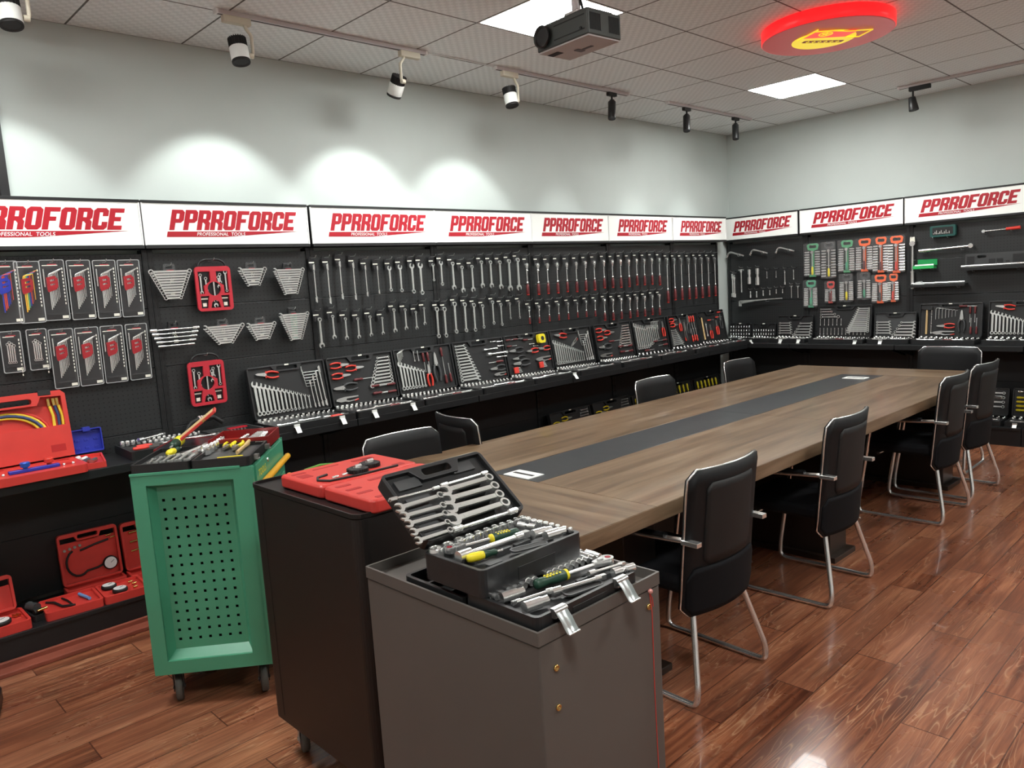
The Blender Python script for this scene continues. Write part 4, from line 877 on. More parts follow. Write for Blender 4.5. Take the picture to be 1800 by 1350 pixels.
def L_J(LM,w,h,lab,g):
    P3(HM,LM,.06,.03,0,1.1,'tan handled claw hammer in '+lab,None)
    P3(PL,LM,.20,.03,0,.95,'red gripped pliers, left one in '+lab,g); P3(PL,LM,.33,.06,0,1.0,'red gripped pliers, right one in '+lab,g)
    for i,(u,v,r) in enumerate(((.17,h-.10,PI/2),(.33,h-.08,PI/2),(.38,h-.03,PI/2))): P3(SR,LM,u,v,r,.7,f'red screwdriver, {ORD[i]} in {lab}','screwdrivers in '+lab)
    P3(PK,LM,.42,.12,0,1.0,'black gripped pliers in '+lab,g); P3(EX,LM,.12,.06,0,1.2,'extension bar beside the hammer in '+lab,g)
def L_K(LM,w,h,lab,g):     # hammer, hex keys, pliers, drivers (right wall)
    P3(HM,LM,.065,.03,0,1.05,'tan handled claw hammer in '+lab,None)
    for i in range(3): P3(EX,LM,.105,.035+.085*i,0,.65,f'extension bar, {ORD[i]} upward in {lab}','extension bars in lid of '+lab)
    for i in range(7): P3(HK,LM,.14+.027*i,h-.145+.004*i,0,1.15-.09*i,f'bent hex key, {ORD[i]} from left in {lab}','hex keys in '+lab)
    P3(PL,LM,.30,.105,-PI/2,.95,'red gripped pliers in the middle of '+lab,g); P3(LP,LM,.30,.045,-PI/2,1.1,'steel locking pliers in '+lab,g); P3(PK,LM,.355,.05,0,1.25,'black water pump pliers in '+lab,g)
    for i,(u,v,r) in enumerate(((.33,h-.03,PI/2),(.42,h-.03,PI),(.46,h-.03,PI),(.43,.03,0),(.475,.03,0))): P3(SD,LM,u,v,r,.82,f'dark red screwdriver, {ORD[i]} in {lab}','screwdrivers in '+lab)
def L_R(LM,w,h,lab,g,n=5,m=5):   # two columns of horizontal wrenches
    for i in range(n): P3(CW,LM,.02,.03+.026*(n-1-i)+.01,PI/2,.68+.02*i,f'combination wrench, {ORD[i]} down the left column of {lab}','wrenches in '+lab)
    for i in range(m): P3(CW,LM,w-.20+(.06-.018*i),.02+.030*(m-1-i),PI/2,.70+.09*i,f'combination wrench, {ORD[i]} down the right column of {lab}','wrenches in '+lab)
def L_S(LM,w,h,lab,g,rows=3,n=8):
    for r in range(rows):
        for i in range(n): P3(BT,LM,.02+(w-.04)*i/(n-1),.016+.040*r,0,.85,f'bit socket in row {("bottom","middle","top")[r]} of {lab}','bit sockets in lid of '+lab)
def L_M(LM,w,h,lab,g):     # large 53 cm case
    for i in range(13): P3(CW,LM,w-.02,h-.035-.0185*i,-PI/2,.62+.045*i if i<12 else 1.1,f'thin wrench, {ORD[i]} from top in {lab}','wrenches in '+lab)
    for i,s in enumerate((.55,.62,.8,1.0)): P3(RW,LM,.025,h-.035-.026*i,PI/2,s,f'ring wrench, {ORD[i]} from top in {lab}','ring wrenches in '+lab)
    for i in range(6): P3(EX,LM,.03+.042*i,.115,0,.58,f'upright bar, {ORD[i]} from left in upper row of {lab}','extension bars in lid of '+lab)
    for i in range(13): P3(EX,LM,.03+.037*i,.022,0,.58,f'upright bar, {ORD[i]} from left in bottom row of {lab}','extension bars in lid of '+lab)
BT=single('bit_socket','bit socket',MB().lathe([(.004,0),(.0055,.001),(.0055,.014),(.0035,.017),(.0028,.030),(0,.030)],10),M['chrome'])
rnd=random.Random(3)
SH=.8385
grpL='open black tool cases standing on the left wall shelf'
spec=[(L_A,'first wall case'),(L_B,'second wall case'),(L_C,'third wall case'),(L_D,'fourth wall case'),(L_E,'fifth wall case'),(L_A,'sixth wall case'),(L_B,'seventh wall case'),(L_H,'eighth wall case'),(L_I,'ninth wall case'),(L_J,'corner wall case')]
desc=['open black tool case with fourteen wrenches, leftmost on the wall shelf','open black tool case with three red pliers, second on the wall shelf','open black tool case with upright red pliers, third on the wall shelf','open black tool case with twelve level wrenches, fourth on the wall shelf','open black tool case with the yellow tape measure on the wall shelf','open black tool case full of upright wrenches, sixth on the wall shelf','open black tool case with red pliers and drivers, seventh on the wall shelf','open black tool case with tall wrenches and four drivers, eighth on the shelf','open black tool case with level wrenches and red drivers, ninth on the shelf','open black tool case with tan hammer in the wall corner']
CX=[at(x,640,1,-.16).x for x in (437,572,692,793,881,962,1040,1108,1172)]
LB={'first wall case':'leftmost open wall case','second wall case':'second open wall case','third wall case':'third open wall case','fourth wall case':'fourth open wall case','fifth wall case':'tape measure case'}
xs=[-5.83,-5.29,-4.76,-4.23,-3.70,-3.17,-2.60,-2.04,-1.47,-.93]
for i,((fn,lb),x) in enumerate(zip(spec,xs)):
    w=[.525,.52,.515,.515,.515,.525,.53,.53,.53,.50][i]
    LM,TM,t=open_case((x,-.17,SH),(0,0,0),w,.325,.315,desc[i],grpL,latches=(.22,.80) if i in (0,1) else (.85,) if i==4 else (.93,) if i==9 else ())
    fn(LM,w,.325,'the '+lb,'pliers in the '+lb)
    tray_fill(TM,w,.315,rnd,'the '+lb+' tray',14 if i<7 else 9,2,1 if i in(1,2,3,6,7,8,9) else 0)
    if i==0: PL.put(M=TM@Matrix.Translation((.38,.05,.006))@Matrix.Rotation(-PI/2,4,'X')@Matrix.Rotation(1.5,4,'Y')@Matrix.Scale(.8,4),label='red gripped pliers lying in the tray of the first wall case',group=None)
# right wall cases: local x runs towards the viewer (-Y)
grpR='open tool cases standing on the right wall shelf'
def RC(y,w,lh,td,label,lb,fn,tilt=6,latches=(),cm='blackpl',tray=10,rows=2,red=0,fm='foam',**k):
    LM,TM,t=open_case((-.13-.01,y,SH),(0,0,-PI/2),w,lh,td,label,grpR,tilt,latches=latches,cm=cm,fm=fm)
    if fn: fn(LM,w,lh,'the '+lb,'pliers in the '+lb,**k)
    if tray: tray_fill(TM,w,td,rnd,'the '+lb+' tray',tray,rows,red,2)
RC(-.07,.26,.15,.17,'small open black case with three rows of bit sockets in the corner','corner bit case',L_S,tray=8,rows=1,latches=(.8,))
RC(-.345,.27,.14,.17,'small open black case of bit sockets, second from the corner','second bit case',L_S,tray=8,rows=1,rows_=0) if 0 else RC(-.345,.27,.145,.17,'small open black case of bit sockets, second from the corner','second bit case',lambda a,w,h,l,g:L_S(a,w,h,l,g,2,9),tray=8,rows=1)
RC(-.635,.385,.225,.22,'open black case with two columns of combination wrenches on the right wall','two column case',L_R,latches=(.35,.85))
RC(-1.07,.535,.315,.25,'large open black case with a fan of thin wrenches and upright bars','large bar case',L_M,tray=12,red=1,latches=(.88,))
RC(-1.63,.38,.235,.22,'open grey case with stacked flex wrenches on the right wall','grey flex wrench case',L_R,latches=(.35,),fm='greypl')
RC(-2.035,.52,.31,.25,'open black case with hammer, hex keys and pliers on the right wall','hammer case',L_K,tray=12,red=1)
RC(-2.60,.55,.32,.25,'open black case with fourteen wrenches at the right end of the shelf','right end case',L_A,tray=12)
# ---------------------------------------------------------------- cases on the low deck, mostly hidden behind the table
DK=.1555
def LO(x,w,lh,label,lb,kind,right=False):
    loc=(x,-.20,DK) if not right else (-.20,x,DK)
    LM,TM,t=open_case(loc,(0,0,0) if not right else (0,0,-PI/2),w,lh,.26,label,'open tool cases on the low deck',12,latches=(.2,.75) if right else ())
    l='the '+lb
    if kind=='y':
        for i,(u,v) in enumerate(((.03,lh-.10),(.14,lh-.07),(.14,lh-.12))): P3(PY,LM,u,v,PI/2,.8,f'yellow gripped pliers, {ORD[i]} in {l}','yellow pliers in '+l)
        for i in range(7): P3(RW,LM,w-.03,lh-.03-.024*i,-PI/2,.5+.05*i,f'ring wrench, {ORD[i]} from top in {l}','ring wrenches in '+l)
    elif kind=='w':
        for i in range(4): P3(EX,LM,w-.17+.03*i,lh-.11,0,.75,f'upright bar, {ORD[i]} from left in {l}','upright bars in '+l)
    elif kind=='s':
        for i in range(6): P3(SY,LM,.05+.07*i,lh-.03,PI,.95,f'yellow screwdriver, {ORD[i]} from left in {l}','yellow screwdrivers in '+l)
        P3(PY,LM,.2,.06,PI/2,.8,'yellow gripped pliers in '+l,None)
    elif kind=='c':
        for i in range(4): P3(CW,LM,w-.03,.08+.04*i,-PI/2,.95-.03*i,f'combination wrench, {ORD[i]} upward in {l}','wrenches in '+l)
    elif kind=='d':
        for i in range(4): P3(SY,LM,.03,.06+.036*i,PI/2,.9,f'yellow screwdriver, {ORD[i]} upward in {l}','yellow screwdrivers in '+l)
        P3(EX,LM,.04,.22,PI/2,1.4,'extension bar across '+l,None)
    tray_fill(TM,w,.26,rnd,l+' tray',8 if right else 0 or 8,1 if not right else 2,0,2) if right else None
LO(-4.06,.35,.205,'black tool case on the low deck, nearest behind the table','nearest low case','w')
LO(-3.70,.43,.21,'black tool case on the low deck, second behind the table','second low case','w')
LO(-3.25,.52,.315,'low black tool case with yellow pliers below the tape measure case','third low case','y')
LO(-2.69,.54,.32,'low black tool case with yellow pliers below the sixth wall case','fourth low case','y')
LO(-2.12,.50,.30,'low black tool case of yellow drivers behind the chair back','fifth low case','s')
LO(-1.60,.50,.33,'low black tool case of yellow drivers just past the chair','sixth low case','s')
LO(-1.06,.50,.325,'low black tool case of yellow drivers beside the corner gap','seventh low case','s')
LO(-2.42,.36,.245,'low open black case with four wrenches by the far floor','right low wrench case','c',True)
LO(-2.805,.40,.25,'low open black case with yellow drivers at the right end','right low driver case','d',True)

if STM.v:
    STM.T=Matrix.Identity(4); tag(STM.build('socket_rows',M['chrome']),'rows of small chrome sockets filling the trays of the farther open cases','sockets',kind='stuff')
# ================================================================ right wall tools (plane x = -0.13)
KIDS.clear()
cr5=lambda X,Y:(1260+X/5.193,360+Y/5.193); cr6=lambda X,Y:(1540+X/4.5,320+Y/4.5)
RX=-.135; RZ=-PI/2
def RP(cf,X,Y,x=RX): return at(*cf(X,Y),0,x)
def hookR(y,z): HO.put((-.091,y,z),(0,0,RZ),'small chrome peg hook on the right tool wall','peg hooks on the right tool wall')
def rhung(P_,X,ya,yb,L0,label,group,flip=False,cf=cr5):
    a=RP(cf,X,ya); b=RP(cf,X,yb); s=(a.z-b.z)/L0
    P_.put((RX,a.y,a.z if flip else b.z),(PI if flip else 0,0,RZ if not flip else RZ),label,group,s); hookR(a.y,a.z+.02)
def bent(t):
    MB().tube(fillet([(0,0,-.055),(.03,0,0),(.19,0,-.05)],.03,5),.009,10).build('shaft',M['satin'],t); MB().rod((.15,0,-.037),(.205,0,-.055),.0125,.009,n=12).rod((0,0,-.06),(.008,0,-.04),.0125,n=12).build('socket_end',M['chrome'],t)
BW=P1('bent_wheel_wrench','wrench',bent)
for i,(X,Y) in enumerate(((92,440),(303,418),(538,398))):
    p=RP(cr5,X,Y); BW.put((RX,p.y,p.z+.01),(0,0,RZ),f'bent chrome wheel wrench on two hooks, {ORD[i]} from the wall corner','bent wheel wrenches on the right wall'); hookR(p.y-.05,p.z-.01); hookR(p.y-.15,p.z-.045)
def tbar(t): MB().rod((0,0,0),(0,0,.19),.006,n=10).build('shaft',M['chrome'],t); MB().rod((-.028,0,.195),(.028,0,.195),.0075,n=10).rod((0,0,.175),(0,0,.20),.011,n=12).build('cross_head',M['chrome'],t)
TB=P1('t_bar_wrench','wrench',tbar)
THK=single('deep_socket_joint','socket joint',MB().rod((0,0,0),(0,0,.06),.017,n=14).rod((0,0,.06),(0,0,.085),.011,n=12).rod((0,0,.085),(0,0,.13),.015,n=14),M['chrome'])
rhung(EX,143,630,840,.122,'long chrome bar hanging nearest the wall corner','bars on the right wall'); rhung(EX,160,640,845,.122,'long chrome bar, second from the wall corner','bars on the right wall')
rhung(TB,222,590,800,.2,'chrome T bar hanging near the wall corner','t bars'); rhung(THK,297,590,722,.13,'thick chrome socket joint, first of two','joints on the right wall'); rhung(THK,370,580,732,.13,'thick chrome socket joint, second of two','joints on the right wall')
for i,(X,a,b) in enumerate(((457,605,672),(540,600,665),(620,595,728),(700,590,682))): rhung(EX,X,a,b,.122,f'short chrome extension bar, {ORD[i]} in the middle row by the corner','short bars on the right wall')
for i,(X,a,b) in enumerate(((307,788,848),(363,788,845),(423,780,832),(483,778,825),(542,770,810),(600,768,805))): rhung(THK,X,a,b,.13,f'small chrome joint, {ORD[i]} in the row above the long bar','small joints on the right wall')
for i,(X,a,b) in enumerate(((680,740,850),(740,740,850))): rhung(TB,X,a,b,.2,f'thin chrome T bar, {("left","right")[i]} one of the small pair','t bars')
def longL(t,L=.50,s=1): pass
for i,(xo,zo,L) in enumerate(((0,0,.50),(.018,-.012,.33),(.036,-.024,.22))):
    p=RP(cr5,205,880); t=thing('long_hex_bar',f'long bent chrome bar lying on two hooks, {("longest","middle","shortest")[i]} of the nested three','bar',(RX-.012*i,p.y-xo,p.z+.0),(0,0,RZ),'nested bent bars')
    MB().tube(fillet([(0,0,-.055),(0,0,zo),(L-xo,0,zo*.2+.03*L)],.012,4),.0065,8).build('rod',M['satin'],t)
hookR(p.y-.06,p.z-.02); hookR(p.y-.33,p.z-.01)
def sockrack(col,grip,h=.30,w=.12,n=9,big=1,wrap=True):
    def fn(t,w=w*1.28):
        z=-h
        MB().prism([(-w*.36,-.005),(-w*.30,-.05),(-w*.08,-.06),(-w*.08,z+.02),(w*.08,z+.02),(w*.08,-.06),(w*.30,-.05),(w*.36,-.005),(w*.25,.012),(-w*.25,.012)],-.008,-.001,holes=[rrect(-w*.22,-.034,w*.22,-.006,.01,3)],ax='y').build('holder',M[col],t,.002)
        MB().rbox(-w*.2,-.016,z+.0,w*.2,-.002,z+.025,.005,.002).build('foot_clip',M[col],t)
        for s in (-1,1):
            for i in range(n):
                zz=-.075-(h-.10)*i/(n-1); r=.0088+.003*i/n*big
                MB().rod((s*w*.17,-.014,zz),(s*(w*.46+.004*big*i/n),-.014,zz),r,n=10).rod((s*w*.33,-.014,zz),(s*w*.345,-.014,zz),r*1.12,n=10,mi=0).build('socket',M['chrome'],t)
        m=MB(); m.prism(circ(0,-.075,.015,16),-.028,-.015,ax='y'); m.rod((0,-.020,-.085),(0,-.020,z+.10),.005,n=8); m.build('ratchet',M['chrome'],t)
        MB().at(0,-.020,z+.02).lathe([(0,0),(.009,.002),(.011,.03),(.009,.075),(.006,.085)],12).build('ratchet_handle',M[grip],t)
        if wrap: MB().prism(rrect(-w*.5,z+.005,w*.5,.015,.015,3),-.034,-.033,ax='y').build('clear_wrap',M['clear'],t)
    return fn
ltgreen=mat('light_green_plastic',(.07,.30,.14),.4); M['ltgreen']=ltgreen; M['orangepl']=mat('orange_plastic',(.85,.12,.02),.4)
for X,a,b,cf,col,grip,l,w in ((865,365,660,cr5,'ltgreen','yellow','green socket rack with yellow handled ratchet, first in the top row',.135),(1015,350,675,cr5,'clear','yellow','clear wrapped socket set with yellow ratchet, second in the top row',.12),(1178,335,620,cr5,'ltgreen','green','green socket rack, third in the top row',.13),(1340,320,610,cr5,'orangepl','darkred','orange footed socket rack, fourth in the top row',.13),(1490,305,620,cr5,'orangepl','darkred','orange footed socket rack, fifth in the top row',.115),(155,435,720,cr6,'orangepl','redgrip','orange footed socket rack at the right end of the top row',.13),
    (850,700,940,cr5,'green','green','dark green socket rack, first in the lower row',.115),(1030,710,900,cr5,'redpl','darkred','small red socket rack, second in the lower row',.085),(1178,640,890,cr5,'clear','yellow','clear wrapped socket set, third in the lower row',.11),(1340,625,870,cr5,'clear','green','clear wrapped socket set, fourth in the lower row',.10),(1485,650,900,cr5,'orangepl','greypl','bright orange socket rack, fifth in the lower row',.12),(130,735,950,cr6,'orangepl','redgrip','small orange socket rack at the right end of the lower row',.085)):
    a_=RP(cf,X,a); b_=RP(cf,X,b); P1('socket_rack','socket set',sockrack(col,grip,a_.z-b_.z,w,10 if w>.1 else 8)).put((RX+.03,a_.y,a_.z),(0,0,RZ),l,'socket racks on the right wall'); hookR(a_.y,a_.z-.005)
# third right bay
p=RP(cr6,288,470); q=RP(cr6,288,845)
t=thing('torque_wrench','long chrome torque wrench hanging upright beside the rack post','wrench',(RX,p.y,q.z),(0,0,RZ)); L=p.z-q.z
MB().prism(circ(0,L-.02,.024,20),-.012,.012,ax='y').rod((0,0,.14),(0,0,L-.03),.010,n=12).build('head_and_shaft',M['chrome'],t); MB().rod((0,0,0),(0,0,.15),.014,n=14).rod((0,0,.15),(0,0,.165),.017,n=14).build('scale_sleeve',M['satin'],t); MB().prism([(-.022,L-.005),(.022,L-.005),(.02,L+.04),(-.02,L+.04)],-.004,-.002,ax='y').build('card',M['label'],t); hookR(p.y,p.z+.03)
# green hinged case on hooks
p=RP(cr6,430,440); t=thing('bit_case','dark green flat case with clear window on two hooks','tool case',(RX+.03,p.y,p.z),(0,0,RZ)); dg=mat('dark_green_case',(.01,.075,.065),.35)
MB().prism(rrect(0,0,.21,.10,.015,4),-.045,-.005,ax='y').build('shell',dg,t,.003); MB().prism(rrect(.02,.02,.19,.085,.006,3),-.0465,-.044,ax='y').build('window',M['black'],t)
m=MB(); [m.rod((.03+.013*i,-.048,.026),(.03+.013*i,-.048,.035+.012*(i%3)),.004,n=8) for i in range(11)]; m.build('bit_rows',M['chrome'],t); hookR(p.y-.03,p.z-.012); hookR(p.y-.15,p.z-.012)
p=RP(cr6,835,400); t=thing('red_handle_ratchet','chrome ratchet with bright red handle resting level on two hooks','ratchet',(RX,p.y,p.z+.01),(0,0,RZ))
MB().prism(circ(.015,0,.014,16),-.01,.01,ax='y').rod((.02,0,0),(.19,0,.004),.0055,n=8).build('shaft',M['chrome'],t); MB().rod((.185,0,.004),(.29,0,.008),.013,.015,n=14).build('handle',M['redgrip'],t); hookR(p.y-.03,p.z-.01); hookR(p.y-.23,p.z-.008)
p=RP(cr6,340,550); t=thing('torque_wrench','long chrome torque wrench lying level on two hooks','wrench',(RX,p.y,p.z+.005),(0,0,RZ))
MB().rod((0,0,0),(.42,0,.014),.0095,n=10).rod((0,0,0),(.10,0,.003),.014,n=12).build('shaft',M['chrome'],t); MB().prism(circ(.425,.016,.02,18),-.012,.012,ax='y').build('head',M['chrome'],t); hookR(p.y-.05,p.z-.016); hookR(p.y-.36,p.z-.012)
p=RP(cr6,305,690); t=thing('green_tool_box','small open green plastic box with a clear sleeve on hooks','tool case',(RX+.03,p.y,p.z),(0,0,RZ)); gg=mat('bright_green_box',(.02,.42,.10),.35)
MB().box(0,-.08,0,.18,-.004,.018).box(0,-.08,.018,.18,-.075,.03).build('tray',gg,t,.002); MB().box(.02,-.008,.03,.185,-.002,.085).build('lid',mat('green_translucent',(.03,.40,.12),.2,alpha=.7),t); MB().rod((.01,-.05,.028),(.17,-.05,.03),.012,n=12).build('clear_tube',M['satin'],t); hookR(p.y-.06,p.z-.012); hookR(p.y-.15,p.z-.012)
p=RP(cr6,690,700)
t=thing('torque_wrench_case','open black blow moulded case holding a long torque wrench','tool case',(RX+.03,p.y,p.z),(0,0,RZ))
MB().prism(rrect(0,0,.56,.028,.008,3),-.12,-.004,ax='y').build('tray',M['blackpl'],t,.002); MB().prism(rrect(.015,.028,.56,.14,.012,3),-.035,-.004,holes=[rrect(.11,.10,.18,.125,.008,3)],ax='y').build('lid',M['greypl'],t,.002)
m=MB(); [m.box(a,-.037,.05,b,-.034,c) for a,b,c in ((.03,.09,.12),(.20,.25,.09),(.26,.31,.09),(.33,.36,.07),(.38,.50,.12))]; m.build('recess_shade_patches',M['blackpl'],t)  # raised black patches stand in for the dark of recesses
MB().rod((.0,-.09,.036),(.52,-.09,.040),.011,n=12).build('torque_wrench_shaft',M['chrome'],t); hookR(p.y-.08,p.z-.012); hookR(p.y-.42,p.z-.012)
p=RP(cr6,275,835)
t=thing('torque_wrench_case','closed long black case with chrome torque wrench and clear bag on top','tool case',(RX+.03,p.y,p.z),(0,0,RZ))
MB().prism(rrect(0,0,.47,.025,.008,3),-.10,-.004,ax='y').build('tray',M['blackpl'],t,.002); MB().rod((.02,-.06,.034),(.46,-.06,.036),.010,n=12).build('torque_wrench_shaft',M['chrome'],t)
MB().prism([(.03,.02),(.13,.022),(.10,.055),(.06,.05)],-.09,-.04,ax='y').build('plastic_bag',mat('clear_bag',(.8,.85,.85),.2,alpha=.45),t); hookR(p.y-.1,p.z-.012); hookR(p.y-.4,p.z-.012)
# ================================================================ cases on the carts
KIDS.clear()
def onp(M4,x,y):
    """(u,v) of a picture position on the panel plane M4 (x right, z up, y = 0)"""
    d=CF+CR*((x-900)/FPX)-CU*((y-675)/FPX); n=(M4.to_3x3()@Vector((0,1,0))); o=M4.translation
    P=CP+d*((o-CP).dot(n)/d.dot(n)); l=M4.inverted()@P; return l.x,l.z
def lay(P_,M4,p,q,L0,label,group=None,dy=-.008,thick=None):
    a=onp(M4,*p); b=onp(M4,*q); dx,dz=b[0]-a[0],b[1]-a[1]; L=math.hypot(dx,dz); s=L/L0
    m=M4@Matrix.Translation((a[0],dy,a[1]))@Matrix.Rotation(math.atan2(dx,dz),4,'Y')@Matrix.Scale(s,4)
    return P_.put(M=m,label=label,group=group)
def flat(M4): return M4@Matrix.Rotation(-PI/2,4,'X')
k1=lambda X,Y:(640+X/6,800+Y/6); k2=lambda X,Y:(780+X/6.43,880+Y/6.43); k3=lambda X,Y:(900+X/6.43,940+Y/6.43); k6=lambda X,Y:(720+X/10,880+Y/10)
# handle with green grip and yellow dots
def gratchet(t):
    m=MB(); m.prism(circ(0,.225,.017,24),-.009,.007,ax='y'); m.prism([(-.015,.215),(.015,.215),(.006,.18),(-.006,.18)],-.008,.006,ax='y'); m.rod((0,0,.095),(0,0,.20),.0052,n=12); m.build('head',M['chrome'],t)
    MB().rod((0,-.0095,.228),(0,-.007,.228),.008,n=16).build('release_button',mat('dark_red_button',(.25,.02,.03),.25),t); MB().prism([(-.004,.195),(.004,.195),(.006,.208),(-.006,.208)],-.012,-.007,ax='y').build('switch_lever',M['steel'],t)
    MB().lathe([(0,0),(.009,.001),(.013,.006),(.013,.02),(.011,.04),(.014,.065),(.013,.09),(.009,.094),(0,.095)],16).build('grip',M['greengrip'],t)
    m=MB()
    for i in range(5):
        for s in (-.5,.35): m.at(math.sin(s)*.0125,-math.cos(s)*.0125,.035+i*.0095).lathe([(0,-.004),(.0026,-.002),(.0026,.002),(0,.004)],8)
    m.build('yellow_dots',M['yellow'],t); MB().lathe([(.009,.088),(.0135,.089),(.0135,.096),(.006,.099)],16).build('collar',M['yellow'],t)
GR=P1('ratchet','ratchet',gratchet)
def gdriver(t):
    MB().lathe([(0,0),(.010,.002),(.013,.012),(.013,.04),(.010,.055),(.0,.056)],14).build('yellow_grip',M['yellow'],t); MB().lathe([(.010,.05),(.0125,.055),(.008,.075),(.010,.085),(.006,.092),(0,.092)],14).build('green_neck',M['greengrip'],t)
    MB().rod((0,0,.09),(0,0,.11),.0032,n=8).build('shaft',M['chrome'],t)
GD=P1('screwdriver','screwdriver',gdriver)
DS=single('deep_socket','socket',MB().rod((0,0,0),(0,0,.030),.0095,n=16).rod((0,0,.030),(0,0,.044),.0078,n=16).lathe([(0,0)],3),M['chrome'])
UJ=single('universal_joint','socket joint',MB().rod((0,0,0),(0,0,.02),.009,n=12).rod((0,0,.02),(0,0,.032),.006,n=8).rod((-.007,0,.026),(.007,0,.026),.004,n=8).rod((0,0,.032),(0,0,.052),.0085,n=12),M['chrome'])
BS_=MB().rod((0,0,0),(0,0,.032),.0135,n=20).rod((0,0,.010),(0,0,.013),.0142,n=20).rod((0,0,.032),(0,0,.042),.0105,n=16)
BSK=single('large_socket','socket',BS_,M['chrome'])
HS=single('hex_socket','socket',MB().lathe([(.0,0),(.0148,0),(.0155,.0015),(.0155,.030),(.0148,.032),(.0125,.032),(.0120,.029),(.0112,.010),(0,.010)],28),M['chrome'])
# ---- upper case on the grey cabinet
GRP='open socket cases stacked on the grey cabinet'
LM,TM,t=open_case((-6.842,-3.172,.943),(0,0,0),.322,.215,.208,'open black case with silver wrenches in its raised lid, on the grey cabinet',GRP,tilt=52,th=.062,latches=(),sticker=False,lidth=.034)
lab='the raised lid'
LP_=LM@Matrix.Translation((0,-.010,0))
for i,(p,q) in enumerate((((822,440),(310,598)),((850,548),(365,682)),((872,632),(415,762)),((893,725),(470,848)),((918,806),(520,938)))):
    lay(CW,LP_,k1(*p),k1(*q),.2,f'short silver combination wrench, {ORD[i]} down the left column of {lab}','wrenches in the raised lid')
for i,(p,q) in enumerate((((1332,262),(790,425)),((1392,350),(815,515)),((1443,440),(840,610)),((1503,525),(865,735)))):
    lay(CW,LP_,k1(*p),k1(*q),.2,f'long silver combination wrench, {ORD[i]} down the right column of {lab}','wrenches in the raised lid',dy=-.012)
lay(FW,LP_,k1(1280,205),k1(800,345),.2,'thin flex wrench, upper right at the top of '+lab,'flex wrenches in the raised lid'); lay(FW,LP_,k1(775,365),k1(262,497),.2,'thin flex wrench, upper left at the top of '+lab,'flex wrenches in the raised lid'); lay(FW,LP_,k1(1590,600),k1(925,815),.2,'thin flex wrench along the bottom of '+lab,'flex wrenches in the raised lid')
rib=MB()
for (X,Y) in ((560,480),(590,590),(620,670),(650,760),(700,850),(1100,330),(1150,420),(1200,505),(1260,590)):
    u,v=onp(LM,*k1(X,Y)); rib.T=LM@Matrix.Translation((u,0,v)); rib.box(-.035,-.008,-.007,.035,.0,.006)
for (X,Y) in ((440,330),(1010,150)):
    u,v=onp(LM,*k1(X,Y)); rib.T=LM@Matrix.Translation((u,0,v)); rib.box(-.03,-.007,-.014,.04,.0,.016)
rib.T=Matrix.Identity(4); o=rib.build('moulded_insert_ridges',M['greypl']); bpy.context.view_layer.update(); o.parent=t; o.matrix_parent_inverse=t.matrix_world.inverted()
TF=flat(TM); TF=Matrix.Translation((0,0,.010))@TF
def stand(M4,P_,x,y,rpx,label,group,zoff=-.012):
    d=CF+CR*((x-900)/FPX)-CU*((y-675)/FPX); z=M4.translation.z+.012; P=CP+d*((z-CP.z)/d.z); dep=(P-CP).dot(CF); r=rpx*dep/FPX; s=r/.0155
    return P_.put(M=Matrix.Translation((P.x,P.y,z-.032*s))@Matrix.Scale(s,4),label=label,group=group)
tops=[(k6(465,820),13.5),(k6(685,745),12.2),(k6(882,655),11),(k6(1058,600),9.8),(k6(1213,540),9),(k6(1360,490),8.4),(k6(1500,437),8),(k6(1632,398),7.6),(k2(748,228),7.2),(k2(820,198),6.6),(k2(888,178),6.2),(k2(950,192),6),(k2(1018,213),5.6),(k2(1083,227),5.6),(k2(1150,240),5.2),(k2(1217,257),5),(k2(1285,275),4.8),(k2(1360,292),4.4),(k2(1433,306),4)]
for i,((x,y),r) in enumerate(tops):
    nm='back row' if i<11 else 'right row'; stand(TF,HS,x,y,r,f'chrome socket standing {ORD[i if i<11 else i-11]} in the {nm} of the upper case','upright sockets in the upper case')
lay(GR,TF,k2(845,375),k6(625,935),.243,'green gripped ratchet lying in the upper case on the grey cabinet',None,dy=-.006)
lay(EX,TF,k6(860,1060),k2(955,405),.122,'long chrome bar lying in the upper case','bars in the upper case'); lay(GD,TF,k6(1010,1085),k6(1640,930),.11,'yellow and green screwdriver in the upper case',None)
lay(UJ,TF,k2(850,308),k2(1045,338),.052,'chrome universal joint in the upper case',None); lay(DS,TF,k2(1010,420),k2(1215,362),.044,'deep chrome socket in the upper case',None); lay(DS,TF,k2(1150,438),k2(1360,372),.044,'deep chrome socket near the front rim of the upper case',None)
def platforms(TFm,t,L):
    for p,a,b,r in L:
        u,v=onp(TFm,*p); m=MB(); m.T=TFm@Matrix.Translation((u,0,v)); m.prism(rrect(-a/2,-b/2,a/2,b/2,.003,2),-.001,.018,ax='y'); m.T=Matrix.Identity(4)
        o=m.build('moulded_block',M['greypl']); bpy.context.view_layer.update(); o.parent=t; o.matrix_parent_inverse=t.matrix_world.inverted()
